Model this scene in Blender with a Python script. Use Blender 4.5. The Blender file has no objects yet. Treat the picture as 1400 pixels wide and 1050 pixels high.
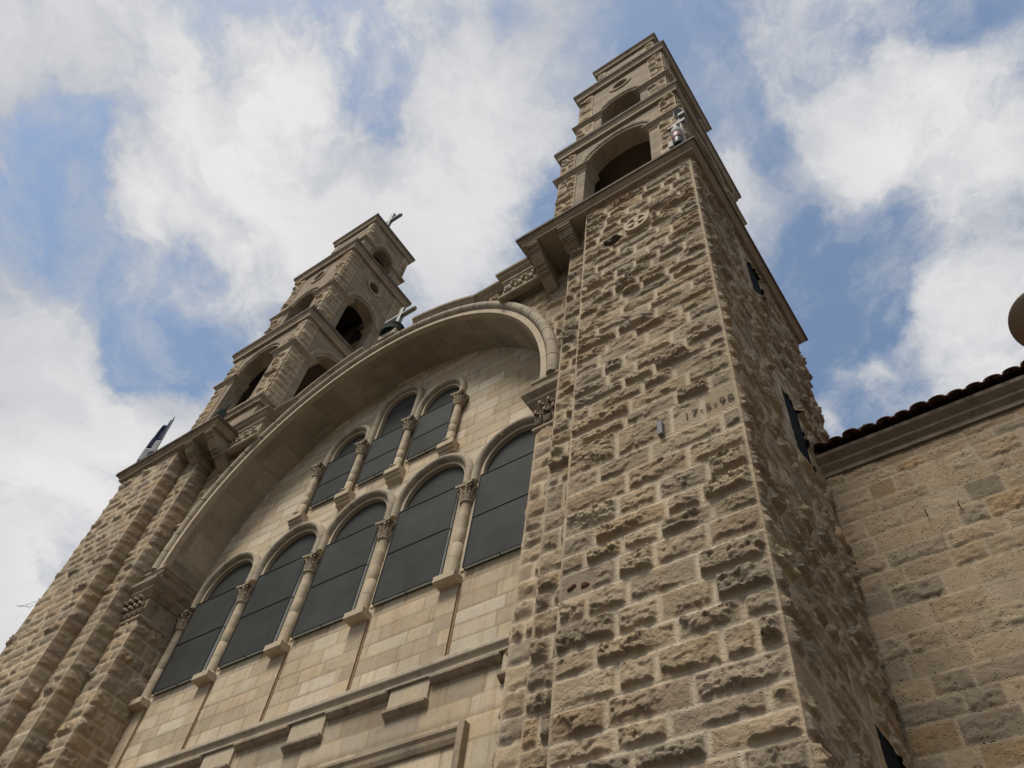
import bpy, bmesh, math, random
import numpy as np
from mathutils import Matrix, Vector
from mathutils.geometry import tessellate_polygon
PI = math.pi
scene = bpy.context.scene
COL = scene.collection

# ---------------------------------------------------------------- camera
cam_d = bpy.data.cameras.new("camera")
cam = bpy.data.objects.new("camera", cam_d)
COL.objects.link(cam)
CR = ((0.819724, 0.563429, 0.102961), (-0.412165, 0.705097, -0.577025), (-0.39771, 0.430565, 0.81021))
CAM = Vector((10.927, -6.0, 1.6))
m = Matrix.Identity(4)
for i in range(3):
    m[i][0] = CR[0][i]; m[i][1] = -CR[1][i]; m[i][2] = -CR[2][i]; m[i][3] = CAM[i]
cam.matrix_world = m
cam_d.sensor_width = 36.0
cam_d.lens = 28.93
cam_d.clip_start = 0.05
cam_d.clip_end = 5000
scene.camera = cam
scene.view_settings.view_transform = 'Standard'
scene.view_settings.look = 'None'
scene.view_settings.exposure = 0.0
scene.view_settings.gamma = 1.0

# ---------------------------------------------------------------- sun and sky
SUN_EL, SUN_AZ = math.radians(58), math.radians(184)      # azimuth clockwise from +y
sd = bpy.data.lights.new("sun", 'SUN')
sd.energy = 3.4
sd.angle = math.radians(20)
sd.color = (1.0, 0.94, 0.84)
sun = bpy.data.objects.new("sun", sd)
COL.objects.link(sun)
sv = Vector((math.sin(SUN_AZ) * math.cos(SUN_EL), math.cos(SUN_AZ) * math.cos(SUN_EL), math.sin(SUN_EL)))
sun.rotation_euler = sv.to_track_quat('Z', 'Y').to_euler()
sun.location = (0, -20, 40)

world = bpy.data.worlds.new("World")
scene.world = world
world.use_nodes = True


class NT:
    """small helper for wiring node trees"""
    def __init__(self, tree):
        self.t = tree
        tree.nodes.clear()

    def n(self, typ, **kw):
        nd = self.t.nodes.new(typ)
        for k, v in kw.items():
            if k == 'inp':
                for a, b in v.items():
                    if hasattr(b, 'is_output') or isinstance(b, bpy.types.NodeSocket):
                        self.t.links.new(b, nd.inputs[a])
                    else:
                        nd.inputs[a].default_value = b
            else:
                setattr(nd, k, v)
        return nd

    def math(self, op, a, b=0.0, c=0.0, clamp=False):
        nd = self.n('ShaderNodeMath', operation=op, use_clamp=clamp, inp={0: a, 1: b, 2: c})
        return nd.outputs[0]

    def vmath(self, op, a, b=(0, 0, 0), out=0, scale=None):
        nd = self.n('ShaderNodeVectorMath', operation=op, inp={0: a, 1: b})
        if scale is not None:
            nd.inputs['Scale'].default_value = scale
        return nd.outputs[out]

    def noise(self, vec, scale, detail=4, rough=0.5, dist=0.0, out=0):
        nd = self.n('ShaderNodeTexNoise', inp={'Scale': scale, 'Detail': detail, 'Roughness': rough, 'Distortion': dist})
        if vec is not None:
            self.t.links.new(vec, nd.inputs['Vector'])
        return nd.outputs[out]

    def ramp(self, fac, stops, interp='LINEAR'):
        nd = self.n('ShaderNodeValToRGB', inp={0: fac})
        cr = nd.color_ramp
        cr.interpolation = interp
        while len(cr.elements) < len(stops):
            cr.elements.new(0.5)
        for e, (p, c) in zip(cr.elements, stops):
            e.position = p
            e.color = (*c, 1) if len(c) == 3 else c
        return nd.outputs[0]

    def maprange(self, v, a, b, c, d, smooth=False):
        nd = self.n('ShaderNodeMapRange', inp={0: v, 1: a, 2: b, 3: c, 4: d})
        if smooth:
            nd.interpolation_type = 'SMOOTHSTEP'
        return nd.outputs[0]

    def mix(self, fac, a, b, blend='MIX'):
        nd = self.n('ShaderNodeMix', data_type='RGBA', blend_type=blend)
        for idx, val in ((0, fac), (6, a), (7, b)):
            if isinstance(val, bpy.types.NodeSocket):
                self.t.links.new(val, nd.inputs[idx])
            else:
                nd.inputs[idx].default_value = val if idx == 0 else ((*val, 1) if len(val) == 3 else val)
        return nd.outputs[2]


def sky_dir(u, v):
    w = Vector((u - 700, v - 525, 1125.12))
    d = Vector([sum(CR[k][i] * w[k] for k in range(3)) for i in range(3)])
    return d.normalized()


def build_sky():
    N = NT(world.node_tree)
    tc = N.n('ShaderNodeTexCoord')
    d = N.vmath('NORMALIZE', tc.outputs['Generated'])
    sky = N.n('ShaderNodeTexSky')
    sky.sky_type = 'NISHITA'
    sky.sun_disc = False
    sky.sun_elevation = SUN_EL
    sky.sun_rotation = SUN_AZ
    sky.altitude = 300
    sky.air_density = 1.0
    sky.dust_density = 1.6
    sky.ozone_density = 2.2
    # cloud layer coordinates: the sky direction cut by a level sheet overhead
    sep = N.n('ShaderNodeSeparateXYZ', inp={0: d})
    zz = N.math('MAXIMUM', sep.outputs[2], 0.0)
    k = N.math('DIVIDE', 1.0, N.math('ADD', zz, 0.22))
    comb = N.n('ShaderNodeCombineXYZ', inp={0: N.math('MULTIPLY', sep.outputs[0], k), 1: N.math('MULTIPLY', sep.outputs[1], k), 2: 0.0})
    P = comb.outputs[0]
    wn = N.noise(P, 2.6, 7, 0.6, 0, out=1)
    wn2 = N.noise(P, 5.5, 6, 0.6, 0, out=1)
    dw = N.vmath('ADD', d, N.vmath('SCALE', N.vmath('SUBTRACT', wn, (0.5, 0.5, 0.5)), scale=0.1))
    dw = N.vmath('NORMALIZE', N.vmath('ADD', dw, N.vmath('SCALE', N.vmath('SUBTRACT', wn2, (0.5, 0.5, 0.5)), scale=0.085)))
    W = N.vmath('ADD', P, N.vmath('SCALE', N.vmath('SUBTRACT', wn, (0.5, 0.5, 0.5)), scale=0.34))
    base = N.noise(W, 3.9, 12, 0.58, 0.2)
    fine = N.noise(W, 7.5, 12, 0.62, 0.2)
    mid = N.noise(N.vmath('ADD', W, (4.4, 2.1, 0.0)), 5.0, 10, 0.6, 0.2)
    # where the cloud cover opens, as directions in the sky (centre px, size px, depth)
    holes = [(480, 25, 42, 1), (505, 85, 44, 1), (545, 150, 34, .9), (580, 190, 26, .6), (632, 22, 34, .7),
             (60, 185, 48, .9), (100, 230, 42, .8), (95, 150, 34, .7), (20, 150, 22, .5), (105, 335, 46, 1.), (165, 370, 44, 1.1),
             (215, 430, 44, 1.1), (185, 480, 34, .9), (255, 350, 26, .7), (305, 385, 26, .7), (285, 470, 36, .8), (245, 510, 28, .7), (150, 165, 24, .45),
             (960, 45, 36, .9), (975, 110, 34, 1.), (1015, 140, 22, .6), (1060, 205, 28, .8), (1085, 325, 44, 1.), (1110, 385, 44, 1.),
             (1180, 335, 44, 1.), (1215, 290, 34, .8), (1150, 430, 42, 1.), (1205, 400, 36, .9), (1240, 25, 44, 1.), (1295, 50, 28, .8), (1350, 14, 34, .8), (1185, 55, 26, .6),
             (1255, 512, 30, .9), (1185, 560, 22, .7), (735, 262, 30, .6), (708, 18, 24, .7), (1225, 455, 28, .5), (330, 320, 16, .3), (320, 110, 22, .35),
             (880, 12, 24, .5), (900, 60, 30, .5)]
    puffs = [(1290, 150, 95, .55), (1230, 120, 60, .3), (300, 160, 130, .45), (420, 250, 120, .4), (70, 420, 90, .4), (720, 130, 80, .45), (260, 395, 22, .35),
             (1330, 330, 90, .45), (1010, 265, 55, .4), (1150, 480, 18, .2), (60, 620, 120, .4), (110, 60, 90, .3), (620, 330, 60, .4), (1150, 370, 16, .3),
             (1300, 450, 60, .4), (1210, 220, 60, .3), (250, 570, 50, .4), (30, 760, 130, .8), (150, 640, 90, .5), (1340, 470, 70, .5), (30, 500, 70, .4), (640, 60, 22, .2)]
    tot = None
    for lst, sgn in ((holes, -1), (puffs, 1)):
        for (u, v, s, a) in lst:
            c = sky_dir(u, v)
            sg = s * 1.3 / 1125.0 * max(0.6, (math.hypot(u - 700, v - 525) ** 2 / 1125.0 ** 2 + 1) ** -0.5)
            kk = 2.0 / sg ** 2
            dt = N.vmath('DOT_PRODUCT', dw, tuple(c), out=1)
            e = N.math('EXPONENT', N.math('MULTIPLY_ADD', dt, kk, -kk))
            tot = N.math('MULTIPLY_ADD', e, sgn * a, 0.0 if tot is None else tot)
    tot = N.math('MAXIMUM', N.math('MINIMUM', tot, 0.9), -0.72)
    base = N.math('MULTIPLY_ADD', N.math('SUBTRACT', base, 0.5), 1.55, 0.5)
    f = N.math('ADD', N.math('MULTIPLY_ADD', tot, 0.36, 0.07), base)
    f = N.math('MULTIPLY_ADD', N.math('SUBTRACT', fine, 0.5), 0.7, f)
    f = N.math('MULTIPLY_ADD', N.math('SUBTRACT', mid, 0.5), 0.75, f)
    dens = N.maprange(f, 0.3, 0.7, 0.03, 1.0, True)
    veil = N.maprange(N.noise(N.vmath('ADD', W, (9.2, 5.7, 0.0)), 4.6, 12, 0.66, 0.3), 0.45, 0.72, 0.0, 0.72, True)
    dens = N.math('MAXIMUM', dens, veil)
    thick = N.maprange(N.math('MULTIPLY_ADD', N.math('SUBTRACT', fine, 0.5), 0.5, f), 0.48, 0.98, 0.0, 1.0, True)
    low = N.noise(N.vmath('ADD', P, (3.7, 1.3, 0.0)), 1.7, 5, 0.5)
    lowm = N.maprange(low, 0.36, 0.64, 0.0, 1.0, True)
    shade = N.math('ADD', N.math('MULTIPLY', thick, 0.62), N.math('MULTIPLY', lowm, 0.38))
    ccol = N.mix(shade, (4.3, 4.65, 5.3), (8.3, 8.15, 8.1))
    # the lit rims of cumulus against grey middles
    grey = N.maprange(N.noise(N.vmath('ADD', W, (1.1, 7.3, 0.0)), 2.2, 6, 0.5), 0.41, 0.68, 0.0, 0.75, True)
    ccol = N.mix(grey, ccol, (4.6, 4.85, 5.4))
    skyc = N.mix(1.0, sky.outputs[0], SKY_TINT, 'MULTIPLY')
    col = N.mix(dens, skyc, ccol)
    # darkened belt toward the horizon, added to deepen shade under the stones
    col = N.mix(N.maprange(sep.outputs[2], 0.02, 0.4, 0.72, 0.0, True), col, (0.9, 0.85, 0.75))
    bg = N.n('ShaderNodeBackground', inp={'Color': col, 'Strength': 0.1})
    N.n('ShaderNodeOutputWorld', inp={0: bg.outputs[0]})


SKY_TINT = (2.0, 1.93, 1.72)
build_sky()

# ---------------------------------------------------------------- materials


def new_mat(name):
    mt = bpy.data.materials.new(name)
    mt.use_nodes = True
    N = NT(mt.node_tree)
    return mt, N


def stone_mat(name, color, attr=False, bump=0.35, bscale=18, rough=0.9, vary=0.3, pits=0.0, stain=0.0, stain_col=(0.035, 0.03, 0.025), streak=0.0, lichen=0.0, warm=0.0, bricks=None):
    mt, N = new_mat(name)
    tc = N.n('ShaderNodeTexCoord')
    P = tc.outputs['Object']
    if attr:
        base = N.n('ShaderNodeAttribute', attribute_name='col').outputs[0]
    else:
        base = N.n('ShaderNodeRGB')
        base.outputs[0].default_value = (*color, 1)
        base = base.outputs[0]
    jt = None
    if bricks:
        sp = N.n('ShaderNodeSeparateXYZ', inp={0: P})
        bv = N.n('ShaderNodeCombineXYZ', inp={0: N.math('ADD', sp.outputs[0], sp.outputs[1]), 1: sp.outputs[2], 2: 0.0})
        bk_ = N.n('ShaderNodeTexBrick', inp={'Vector': bv.outputs[0], 'Scale': 1.0, 'Mortar Size': 0.008, 'Mortar Smooth': 0.3, 'Brick Width': bricks[0], 'Row Height': bricks[1], 'Color1': (0.8, 0.8, 0.8, 1), 'Color2': (1.14, 1.12, 1.08, 1), 'Mortar': (0.62, 0.57, 0.5, 1), 'Bias': 0.0})
        bk_.offset = 0.42
        bk_.squash = 1.3
        bk_.squash_frequency = 3
        base = N.mix(1.0, base, bk_.outputs[0], 'MULTIPLY')
        jt = bk_.outputs[1]
    n1 = N.noise(P, 1.7, 6, 0.6)
    n2 = N.noise(P, 11, 8, 0.65)
    v = N.math('ADD', N.math('MULTIPLY', N.math('SUBTRACT', n1, 0.5), vary * 1.6), N.math('MULTIPLY', N.math('SUBTRACT', n2, 0.5), vary * 1.7))
    v = N.math('ADD', v, 1.0)
    c = N.vmath('SCALE', base)
    N.t.links.new(v, N.t.nodes[-1].inputs['Scale'])
    n3 = N.noise(N.vmath('ADD', P, (13.1, 4.2, 7.7)), 3.3, 6, 0.6)
    c = N.mix(N.maprange(n3, 0.5, 0.75, 0, 0.35 + warm), c, N.mix(1.0, c, (1.12, 0.92, 0.68), 'MULTIPLY'))
    if lichen > 0:
        n6 = N.noise(N.vmath('ADD', P, (3.1, 9.2, 1.7)), 4.5, 9, 0.7)
        c = N.mix(N.maprange(n6, 0.53, 0.66, 0, lichen), c, (0.16, 0.145, 0.115))
    if stain > 0:
        n4 = N.noise(N.vmath('ADD', P, (5.5, 1.2, 3.3)), 2.3, 9, 0.72)
        c = N.mix(N.maprange(n4, 0.5, 0.72, 0, stain), c, stain_col)
    if streak > 0:
        mp = N.n('ShaderNodeMapping', inp={'Vector': P, 'Scale': (5.0, 5.0, 0.55)})
        n5 = N.noise(mp.outputs[0], 1.6, 7, 0.65)
        c = N.mix(N.maprange(n5, 0.52, 0.74, 0, streak), c, N.mix(1.0, c, (0.52, 0.43, 0.33), 'MULTIPLY'))
    nb = N.noise(P, bscale, 10, 0.68)
    nb2 = N.noise(P, bscale * 5, 6, 0.6)
    h = N.math('MULTIPLY_ADD', nb2, 0.3, nb)
    if pits > 0:
        vo = N.n('ShaderNodeTexVoronoi', feature='F1', inp={'Vector': N.vmath('ADD', P, N.vmath('SCALE', N.noise(P, 6, 3, .5, out=1), scale=0.12)), 'Scale': 22.0})
        gate = N.maprange(N.noise(N.vmath('ADD', P, (8.8, 2.2, 6.1)), 3.0, 4, 0.6), 0.42, 0.6, 0, 1)
        pit = N.math('MULTIPLY', N.maprange(vo.outputs[0], 0.12, 0.3, 1, 0), gate)
        h = N.math('MULTIPLY_ADD', pit, -1.4 * pits, h)
        c = N.mix(N.math('MULTIPLY', pit, 0.6 * pits), c, (0.1, 0.075, 0.05))
    if jt is not None:
        h = N.math('MULTIPLY_ADD', jt, -0.8, h)
    bp = N.n('ShaderNodeBump', inp={'Strength': bump, 'Distance': 0.03, 'Height': h})
    bs = N.n('ShaderNodeBsdfPrincipled', inp={'Base Color': c, 'Roughness': rough, 'Normal': bp.outputs[0]})
    bs.inputs['Specular IOR Level'].default_value = 0.2
    N.n('ShaderNodeOutputMaterial', inp={0: bs.outputs[0]})
    return mt


def plain_mat(name, color, rough=0.5, metal=0.0, vary=0.25, scale=20, bump=0.1, spec=0.4):
    mt, N = new_mat(name)
    tc = N.n('ShaderNodeTexCoord')
    n = N.noise(tc.outputs['Object'], scale, 6, 0.6)
    v = N.math('MULTIPLY_ADD', N.math('SUBTRACT', n, 0.5), vary * 2, 1.0)
    rgb = N.n('ShaderNodeRGB')
    rgb.outputs[0].default_value = (*color, 1)
    c = N.vmath('SCALE', rgb.outputs[0])
    N.t.links.new(v, N.t.nodes[-1].inputs['Scale'])
    bp = N.n('ShaderNodeBump', inp={'Strength': bump, 'Distance': 0.01, 'Height': n})
    bs = N.n('ShaderNodeBsdfPrincipled', inp={'Base Color': c, 'Roughness': rough, 'Metallic': metal, 'Normal': bp.outputs[0]})
    bs.inputs['Specular IOR Level'].default_value = spec
    N.n('ShaderNodeOutputMaterial', inp={0: bs.outputs[0]})
    return mt


M = {}
M['rock'] = stone_mat('rock_faced_limestone', None, attr=True, bump=0.9, bscale=24, vary=0.34, pits=0.35, lichen=0.22, streak=0.12)
M['rock_far'] = stone_mat('rock_faced_limestone_far', None, attr=True, bump=0.7, bscale=14, vary=0.34, pits=0.2, lichen=0.2, streak=0.12)
M['ashlar'] = stone_mat('dressed_ashlar', None, attr=True, bump=0.16, bscale=12, vary=0.2, pits=0.35, streak=0.5)
M['soffit'] = stone_mat('arch_soffit_stone', None, attr=True, bump=0.15, bscale=9, vary=0.3, streak=0.15)
M['side'] = stone_mat('weathered_ashlar', None, attr=True, bump=0.7, bscale=14, vary=0.38, pits=1.0, lichen=0.3, streak=0.25)
M['trim'] = stone_mat('carved_limestone', (0.315, 0.255, 0.18), bump=0.3, bscale=16, vary=0.36, stain=0.5, streak=0.25)
M['trim_light'] = stone_mat('pale_carved_limestone', (0.44, 0.365, 0.26), bump=0.15, bscale=16, vary=0.26, streak=0.3, stain=0.12)
M['cornice'] = stone_mat('weathered_cornice_stone', (0.3, 0.24, 0.17), bump=0.25, bscale=14, vary=0.4, stain=0.75, streak=0.3)
M['roll'] = stone_mat('archivolt_stone', (0.36, 0.305, 0.225), bump=0.2, bscale=14, vary=0.36, stain=0.5, lichen=0.4)
M['belfry'] = stone_mat('belfry_stone', (0.27, 0.22, 0.157), bump=0.25, bscale=10, vary=0.3, stain=0.2, streak=0.3, bricks=(0.62, 0.36))
M['strip'] = stone_mat('dressed_strip_stone', (0.43, 0.35, 0.245), bump=0.15, vary=0.25, streak=0.35, bricks=(0.7, 0.31))
M['cornice_top'] = stone_mat('black_crusted_cornice', (0.115, 0.09, 0.067), bump=0.3, bscale=14, vary=0.5, stain=0.85, streak=0.3)
M['eave'] = stone_mat('stained_shade_eave_stone', (0.2, 0.16, 0.115), bump=0.3, vary=0.4, stain=0.6)  # stained stone, base tone darkened to paint in the underside shade
M['inner_shade'] = stone_mat('painted_shade_inner_stone', (0.075, 0.06, 0.045), bump=0.2, vary=0.4)  # shade inside the belfry put into the stone colour
M['dark_inside'] = stone_mat('belfry_inside_stone', (0.12, 0.095, 0.07), bump=0.2, vary=0.3)  # darker copy of the belfry stone, interior shade put in its colour
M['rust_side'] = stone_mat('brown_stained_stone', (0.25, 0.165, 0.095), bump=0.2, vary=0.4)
M['black_metal'] = plain_mat('black_painted_steel', (0.012, 0.012, 0.013), rough=0.5)
M['pane'] = plain_mat('dark_window_mesh', (0.042, 0.0435, 0.039), rough=0.6, vary=0.6, scale=1.4, bump=0.03, spec=0.12)
M['pane_side'] = plain_mat('mesh_painted_sky_light', (0.6, 0.68, 0.72), rough=0.5, vary=0.2, scale=6)  # pale tone stands in for sky light through and off the cage sides
M['slit'] = plain_mat('dark_slit_glass', (0.014, 0.017, 0.018), rough=0.9, spec=0.02)
M['tile'] = stone_mat('clay_roof_tile', (0.085, 0.042, 0.03), bump=0.2, vary=0.6, stain=0.8)
M['white_metal'] = plain_mat('white_painted_metal', (0.3, 0.3, 0.28), rough=0.75)
M['grey_metal'] = plain_mat('grey_metal', (0.2, 0.2, 0.19), rough=0.7, metal=0.2)
M['silver'] = plain_mat('dull_silver_metal', (0.22, 0.215, 0.205), rough=0.5, metal=0.3)
M['verdigris'] = plain_mat('verdigris_bronze', (0.045, 0.075, 0.062), rough=0.6, vary=0.6, scale=8)
M['dark_bronze'] = plain_mat('dark_bronze', (0.012, 0.02, 0.018), rough=0.8, spec=0.1)
M['red'] = plain_mat('faded_red_plastic', (0.15, 0.05, 0.052), rough=0.5)
M['glass_dark'] = plain_mat('dark_lens', (0.01, 0.01, 0.012), rough=0.15, spec=0.6)
M['flag_navy'] = plain_mat('navy_cloth', (0.015, 0.02, 0.06), rough=0.9)
M['flag_white'] = plain_mat('white_cloth', (0.27, 0.27, 0.28), rough=0.9)
M['tan'] = plain_mat('tan_painted_metal', (0.3, 0.235, 0.16), rough=0.7, vary=0.1)
M['ink'] = plain_mat('engraved_letter', (0.075, 0.052, 0.033), rough=0.9)
M['pave'] = stone_mat('stone_paving', (0.1, 0.09, 0.078), bump=0.2, bscale=6, vary=0.3)
M['rust'] = stone_mat('rust_red_stone', (0.11, 0.04, 0.028), bump=0.6, bscale=20, vary=0.5)
M['hole'] = stone_mat('weathered_cavity_stone', (0.085, 0.07, 0.05), bump=0.7, bscale=12, vary=0.6)
M['slot'] = plain_mat('grey_slot_metal', (0.14, 0.14, 0.14), rough=0.7)
M['wood'] = plain_mat('dark_door_wood', (0.06, 0.035, 0.02), rough=0.6)

# ---------------------------------------------------------------- mesh helpers


class MB:
    def __init__(self, T=None):
        self.v, self.f, self.T = [], [], T

    def add(self, vs, fs):
        o = len(self.v)
        self.v += [tuple(self.T(*p)) if self.T else tuple(p) for p in vs]
        self.f += [tuple(i + o for i in f) for f in fs]

    def box(self, x0, x1, y0, y1, z0, z1):
        vs = [(x, y, z) for x in (x0, x1) for y in (y0, y1) for z in (z0, z1)]
        self.add(vs, [(0, 1, 3, 2), (4, 6, 7, 5), (0, 4, 5, 1), (2, 3, 7, 6), (0, 2, 6, 4), (1, 5, 7, 3)])

    def rings(self, rings, closed=False, caps=True):
        n = len(rings[0])
        vs = [p for r in rings for p in r]
        fs = []
        R = len(rings)
        for i in range(R if closed else R - 1):
            a, b = i * n, ((i + 1) % R) * n
            for j in range(n):
                k = (j + 1) % n
                fs.append((a + j, a + k, b + k, b + j))
        if caps and not closed:
            fs.append(tuple(range(n))[::-1])
            fs.append(tuple((R - 1) * n + j for j in range(n)))
        self.add(vs, fs)

    def prism(self, poly, a0, a1, axis='x'):
        """closed 2D polygon extruded along an axis: poly is (y,z) for x, (x,z) for y, (x,y) for z"""
        def P(p, a):
            return (a, p[0], p[1]) if axis == 'x' else ((p[0], a, p[1]) if axis == 'y' else (p[0], p[1], a))
        self.rings([[P(p, a0) for p in poly], [P(p, a1) for p in poly]])

    def cornice(self, prof, path, side=1, closed=False):
        """prof: closed section [(out, z)]; path: plan polyline; side=+1: outward is to the right of travel"""
        n = len(path)
        rings = []
        for i in range(n):
            if closed:
                p0, p1, p2 = Vector(path[i - 1]), Vector(path[i]), Vector(path[(i + 1) % n])
            else:
                p1 = Vector(path[i])
                p0 = Vector(path[i - 1]) if i > 0 else None
                p2 = Vector(path[i + 1]) if i < n - 1 else None
            ns = []
            for a, b in ((p0, p1), (p1, p2)):
                if a is not None and b is not None:
                    d = (b - a).normalized()
                    ns.append(Vector((d.y, -d.x)) * side)
            if len(ns) == 2:
                mm = (ns[0] + ns[1]).normalized()
                mm = mm / max(0.2, mm.dot(ns[0]))
            else:
                mm = ns[0]
            rings.append([(p1.x + mm.x * o, p1.y + mm.y * o, z) for o, z in prof])
        self.rings(rings, closed)

    def arch(self, prof, path, gap=0.0, seg=0):
        """prof: closed section [(r, y)]; path: [(cx, cz, nx, nz)]"""
        def ring(p):
            cx, cz, nx, nz = p
            return [(cx + nx * r, y, cz + nz * r) for r, y in prof]
        if not seg:
            self.rings([ring(p) for p in path])
            return
        i = 0
        while i < len(path) - 1:
            j = min(i + seg, len(path) - 1)
            sub = [list(p) for p in path[i:j + 1]]
            if gap and j < len(path) - 1:
                a, b = Vector(sub[-1]), Vector(sub[-2])
                c = a + (b - a) * gap
                nn = Vector((c[2], c[3])).normalized()
                sub[-1] = [c[0], c[1], nn.x, nn.y]
            self.rings([ring(p) for p in sub])
            i = j

    def lathe(self, prof, c, n=16):
        rings = []
        for r, z in prof:
            rings.append([(c[0] + r * math.cos(2 * PI * k / n), c[1] + r * math.sin(2 * PI * k / n), c[2] + z) for k in range(n)])
        self.rings(rings)

    def tube(self, pts, r, n=8):
        rings = []
        for i, p in enumerate(pts):
            p = Vector(p)
            d = (Vector(pts[min(i + 1, len(pts) - 1)]) - Vector(pts[max(i - 1, 0)])).normalized()
            u = d.orthogonal().normalized()
            w = d.cross(u)
            rr = r[i] if isinstance(r, (list, tuple)) else r
            rings.append([tuple(p + (u * math.cos(2 * PI * k / n) + w * math.sin(2 * PI * k / n)) * rr) for k in range(n)])
        self.rings(rings)

    def blob(self, c, r, seed=0, sub=2, rough=0.25):
        bm = bmesh.new()
        bmesh.ops.create_icosphere(bm, subdivisions=sub, radius=1)
        rnd = random.Random(seed)
        bm.verts.ensure_lookup_table()
        vs = []
        for v in bm.verts:
            k = 1 + rnd.uniform(-rough, rough)
            vs.append((c[0] + v.co.x * r[0] * k, c[1] + v.co.y * r[1] * k, c[2] + v.co.z * r[2] * k))
        fs = [tuple(v.index for v in f.verts) for f in bm.faces]
        bm.free()
        self.add(vs, fs)

    def panel(self, outer, holes, y0, y1):
        """flat slab in x-z with openings, from depth y0 (front) to y1 (back)"""
        loops = [outer] + holes
        tri = tessellate_polygon([[Vector((p[0], p[1], 0)) for p in l] for l in loops])
        flat = [p for l in loops for p in l]
        n = len(flat)
        vs = [(p[0], y0, p[1]) for p in flat] + [(p[0], y1, p[1]) for p in flat]
        fs = [tuple(t) for t in tri] + [tuple(i + n for i in t) for t in tri]
        o = 0
        for l in loops:
            for i in range(len(l)):
                a, b = o + i, o + (i + 1) % len(l)
                fs.append((a, b, b + n, a + n))
            o += len(l)
        self.add(vs, fs)

    def build(self, name, mat, parent=None, bevel=0.0, smooth=False, seg=1, label=None):
        me = bpy.data.meshes.new(name)
        bm = bmesh.new()
        bv = [bm.verts.new(p) for p in self.v]
        for f in self.f:
            try:
                bm.faces.new([bv[i] for i in f])
            except ValueError:
                pass
        bmesh.ops.recalc_face_normals(bm, faces=bm.faces)
        bm.to_mesh(me)
        bm.free()
        o = bpy.data.objects.new(name, me)
        COL.objects.link(o)
        me.materials.append(mat)
        if smooth:
            for p in me.polygons:
                p.use_smooth = True
            md = o.modifiers.new('es', 'EDGE_SPLIT')
            md.split_angle = math.radians(38)
        if bevel:
            b = o.modifiers.new('bevel', 'BEVEL')
            b.width = bevel
            b.segments = seg
            b.limit_method = 'ANGLE'
            b.angle_limit = math.radians(35)
        if parent:
            o.parent = parent
        if label:
            o['label'] = label
        return o


def empty(name, loc, label=None, cat=None, group=None, parent=None):
    o = bpy.data.objects.new(name, None)
    o.empty_display_size = 0.2
    COL.objects.link(o)
    o.location = loc
    if label:
        o['label'] = label
    if cat:
        o['category'] = cat
    if group:
        o['group'] = group
    if parent:
        o.parent = parent
    return o


def tag(o, label, cat, group=None):
    o['label'] = label
    o['category'] = cat
    if group:
        o['group'] = group
    return o


# ---------------------------------------------------------------- masonry height fields


class VN:
    """tiling value noise"""
    def __init__(self, seed):
        self.g = np.random.RandomState(seed).rand(256, 256).astype(np.float64)

    def at(self, x, y):
        xi, yi = np.floor(x).astype(int), np.floor(y).astype(int)
        fx, fy = x - xi, y - yi
        fx, fy = fx * fx * (3 - 2 * fx), fy * fy * (3 - 2 * fy)
        g = self.g
        a, b = g[yi % 256, xi % 256], g[yi % 256, (xi + 1) % 256]
        c, d = g[(yi + 1) % 256, xi % 256], g[(yi + 1) % 256, (xi + 1) % 256]
        return (a * (1 - fx) + b * fx) * (1 - fy) + (c * (1 - fx) + d * fx) * fy

    def fbm(self, x, y, o=4, gain=0.5):
        s, a, t = 0, 1, 0
        for i in range(o):
            s = s + a * self.at(x * 2 ** i + 17.3 * i, y * 2 ** i + 9.1 * i)
            t += a
            a *= gain
        return s / t - 0.5


def facets(U, V, cw, ch, seed):
    """chisel facets: every jittered cell carries its own tilted plane"""
    r = np.random.RandomState(seed)
    T = r.rand(5, 64, 64)
    x, y = U / cw, V / ch
    ix, iy = np.floor(x).astype(int), np.floor(y).astype(int)
    best = np.full(U.shape, 1e9)
    val = np.zeros(U.shape)
    for dj in (-1, 0, 1):
        for di in (-1, 0, 1):
            a, b = (ix + di) % 64, (iy + dj) % 64
            dx = x - (ix + di + T[0, b, a])
            dy = y - (iy + dj + T[1, b, a])
            d = dx * dx + dy * dy
            v = (T[2, b, a] - .5) + (T[3, b, a] - .5) * 1.5 * dx + (T[4, b, a] - .62) * 1.7 * dy
            m_ = d < best
            best = np.where(m_, d, best)
            val = np.where(m_, v, val)
    return val


def courses(z0, z1, rnd, lo=0.27, hi=0.37, fixed=None):
    out = [z0]
    while out[-1] < z1 - 0.001:
        h = rnd.uniform(lo, hi)
        if z1 - out[-1] - h < lo * 0.8:
            if z1 - out[-1] > hi * 1.15:
                out.append((out[-1] + z1) / 2)
            out.append(z1)
        else:
            out.append(out[-1] + h)
    return out


PALETTE = [((0.385, 0.295, 0.188), 5), ((0.364, 0.285, 0.193), 4), ((0.416, 0.325, 0.214), 3), ((0.380, 0.275, 0.169), 2), ((0.333, 0.268, 0.188), 2), ((0.437, 0.350, 0.242), 1.2)]
PAL_SMOOTH = [((0.465, 0.382, 0.268), 5), ((0.5, 0.42, 0.308), 4), ((0.45, 0.358, 0.242), 2.5), ((0.52, 0.45, 0.34), 2.5), ((0.41, 0.335, 0.235), 1.5)]
PAL_SIDE = [((0.29, 0.222, 0.143), 5), ((0.272, 0.203, 0.128), 3), ((0.31, 0.247, 0.168), 3), ((0.215, 0.172, 0.12), 1.6), ((0.255, 0.178, 0.1), 1.2)]


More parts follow.
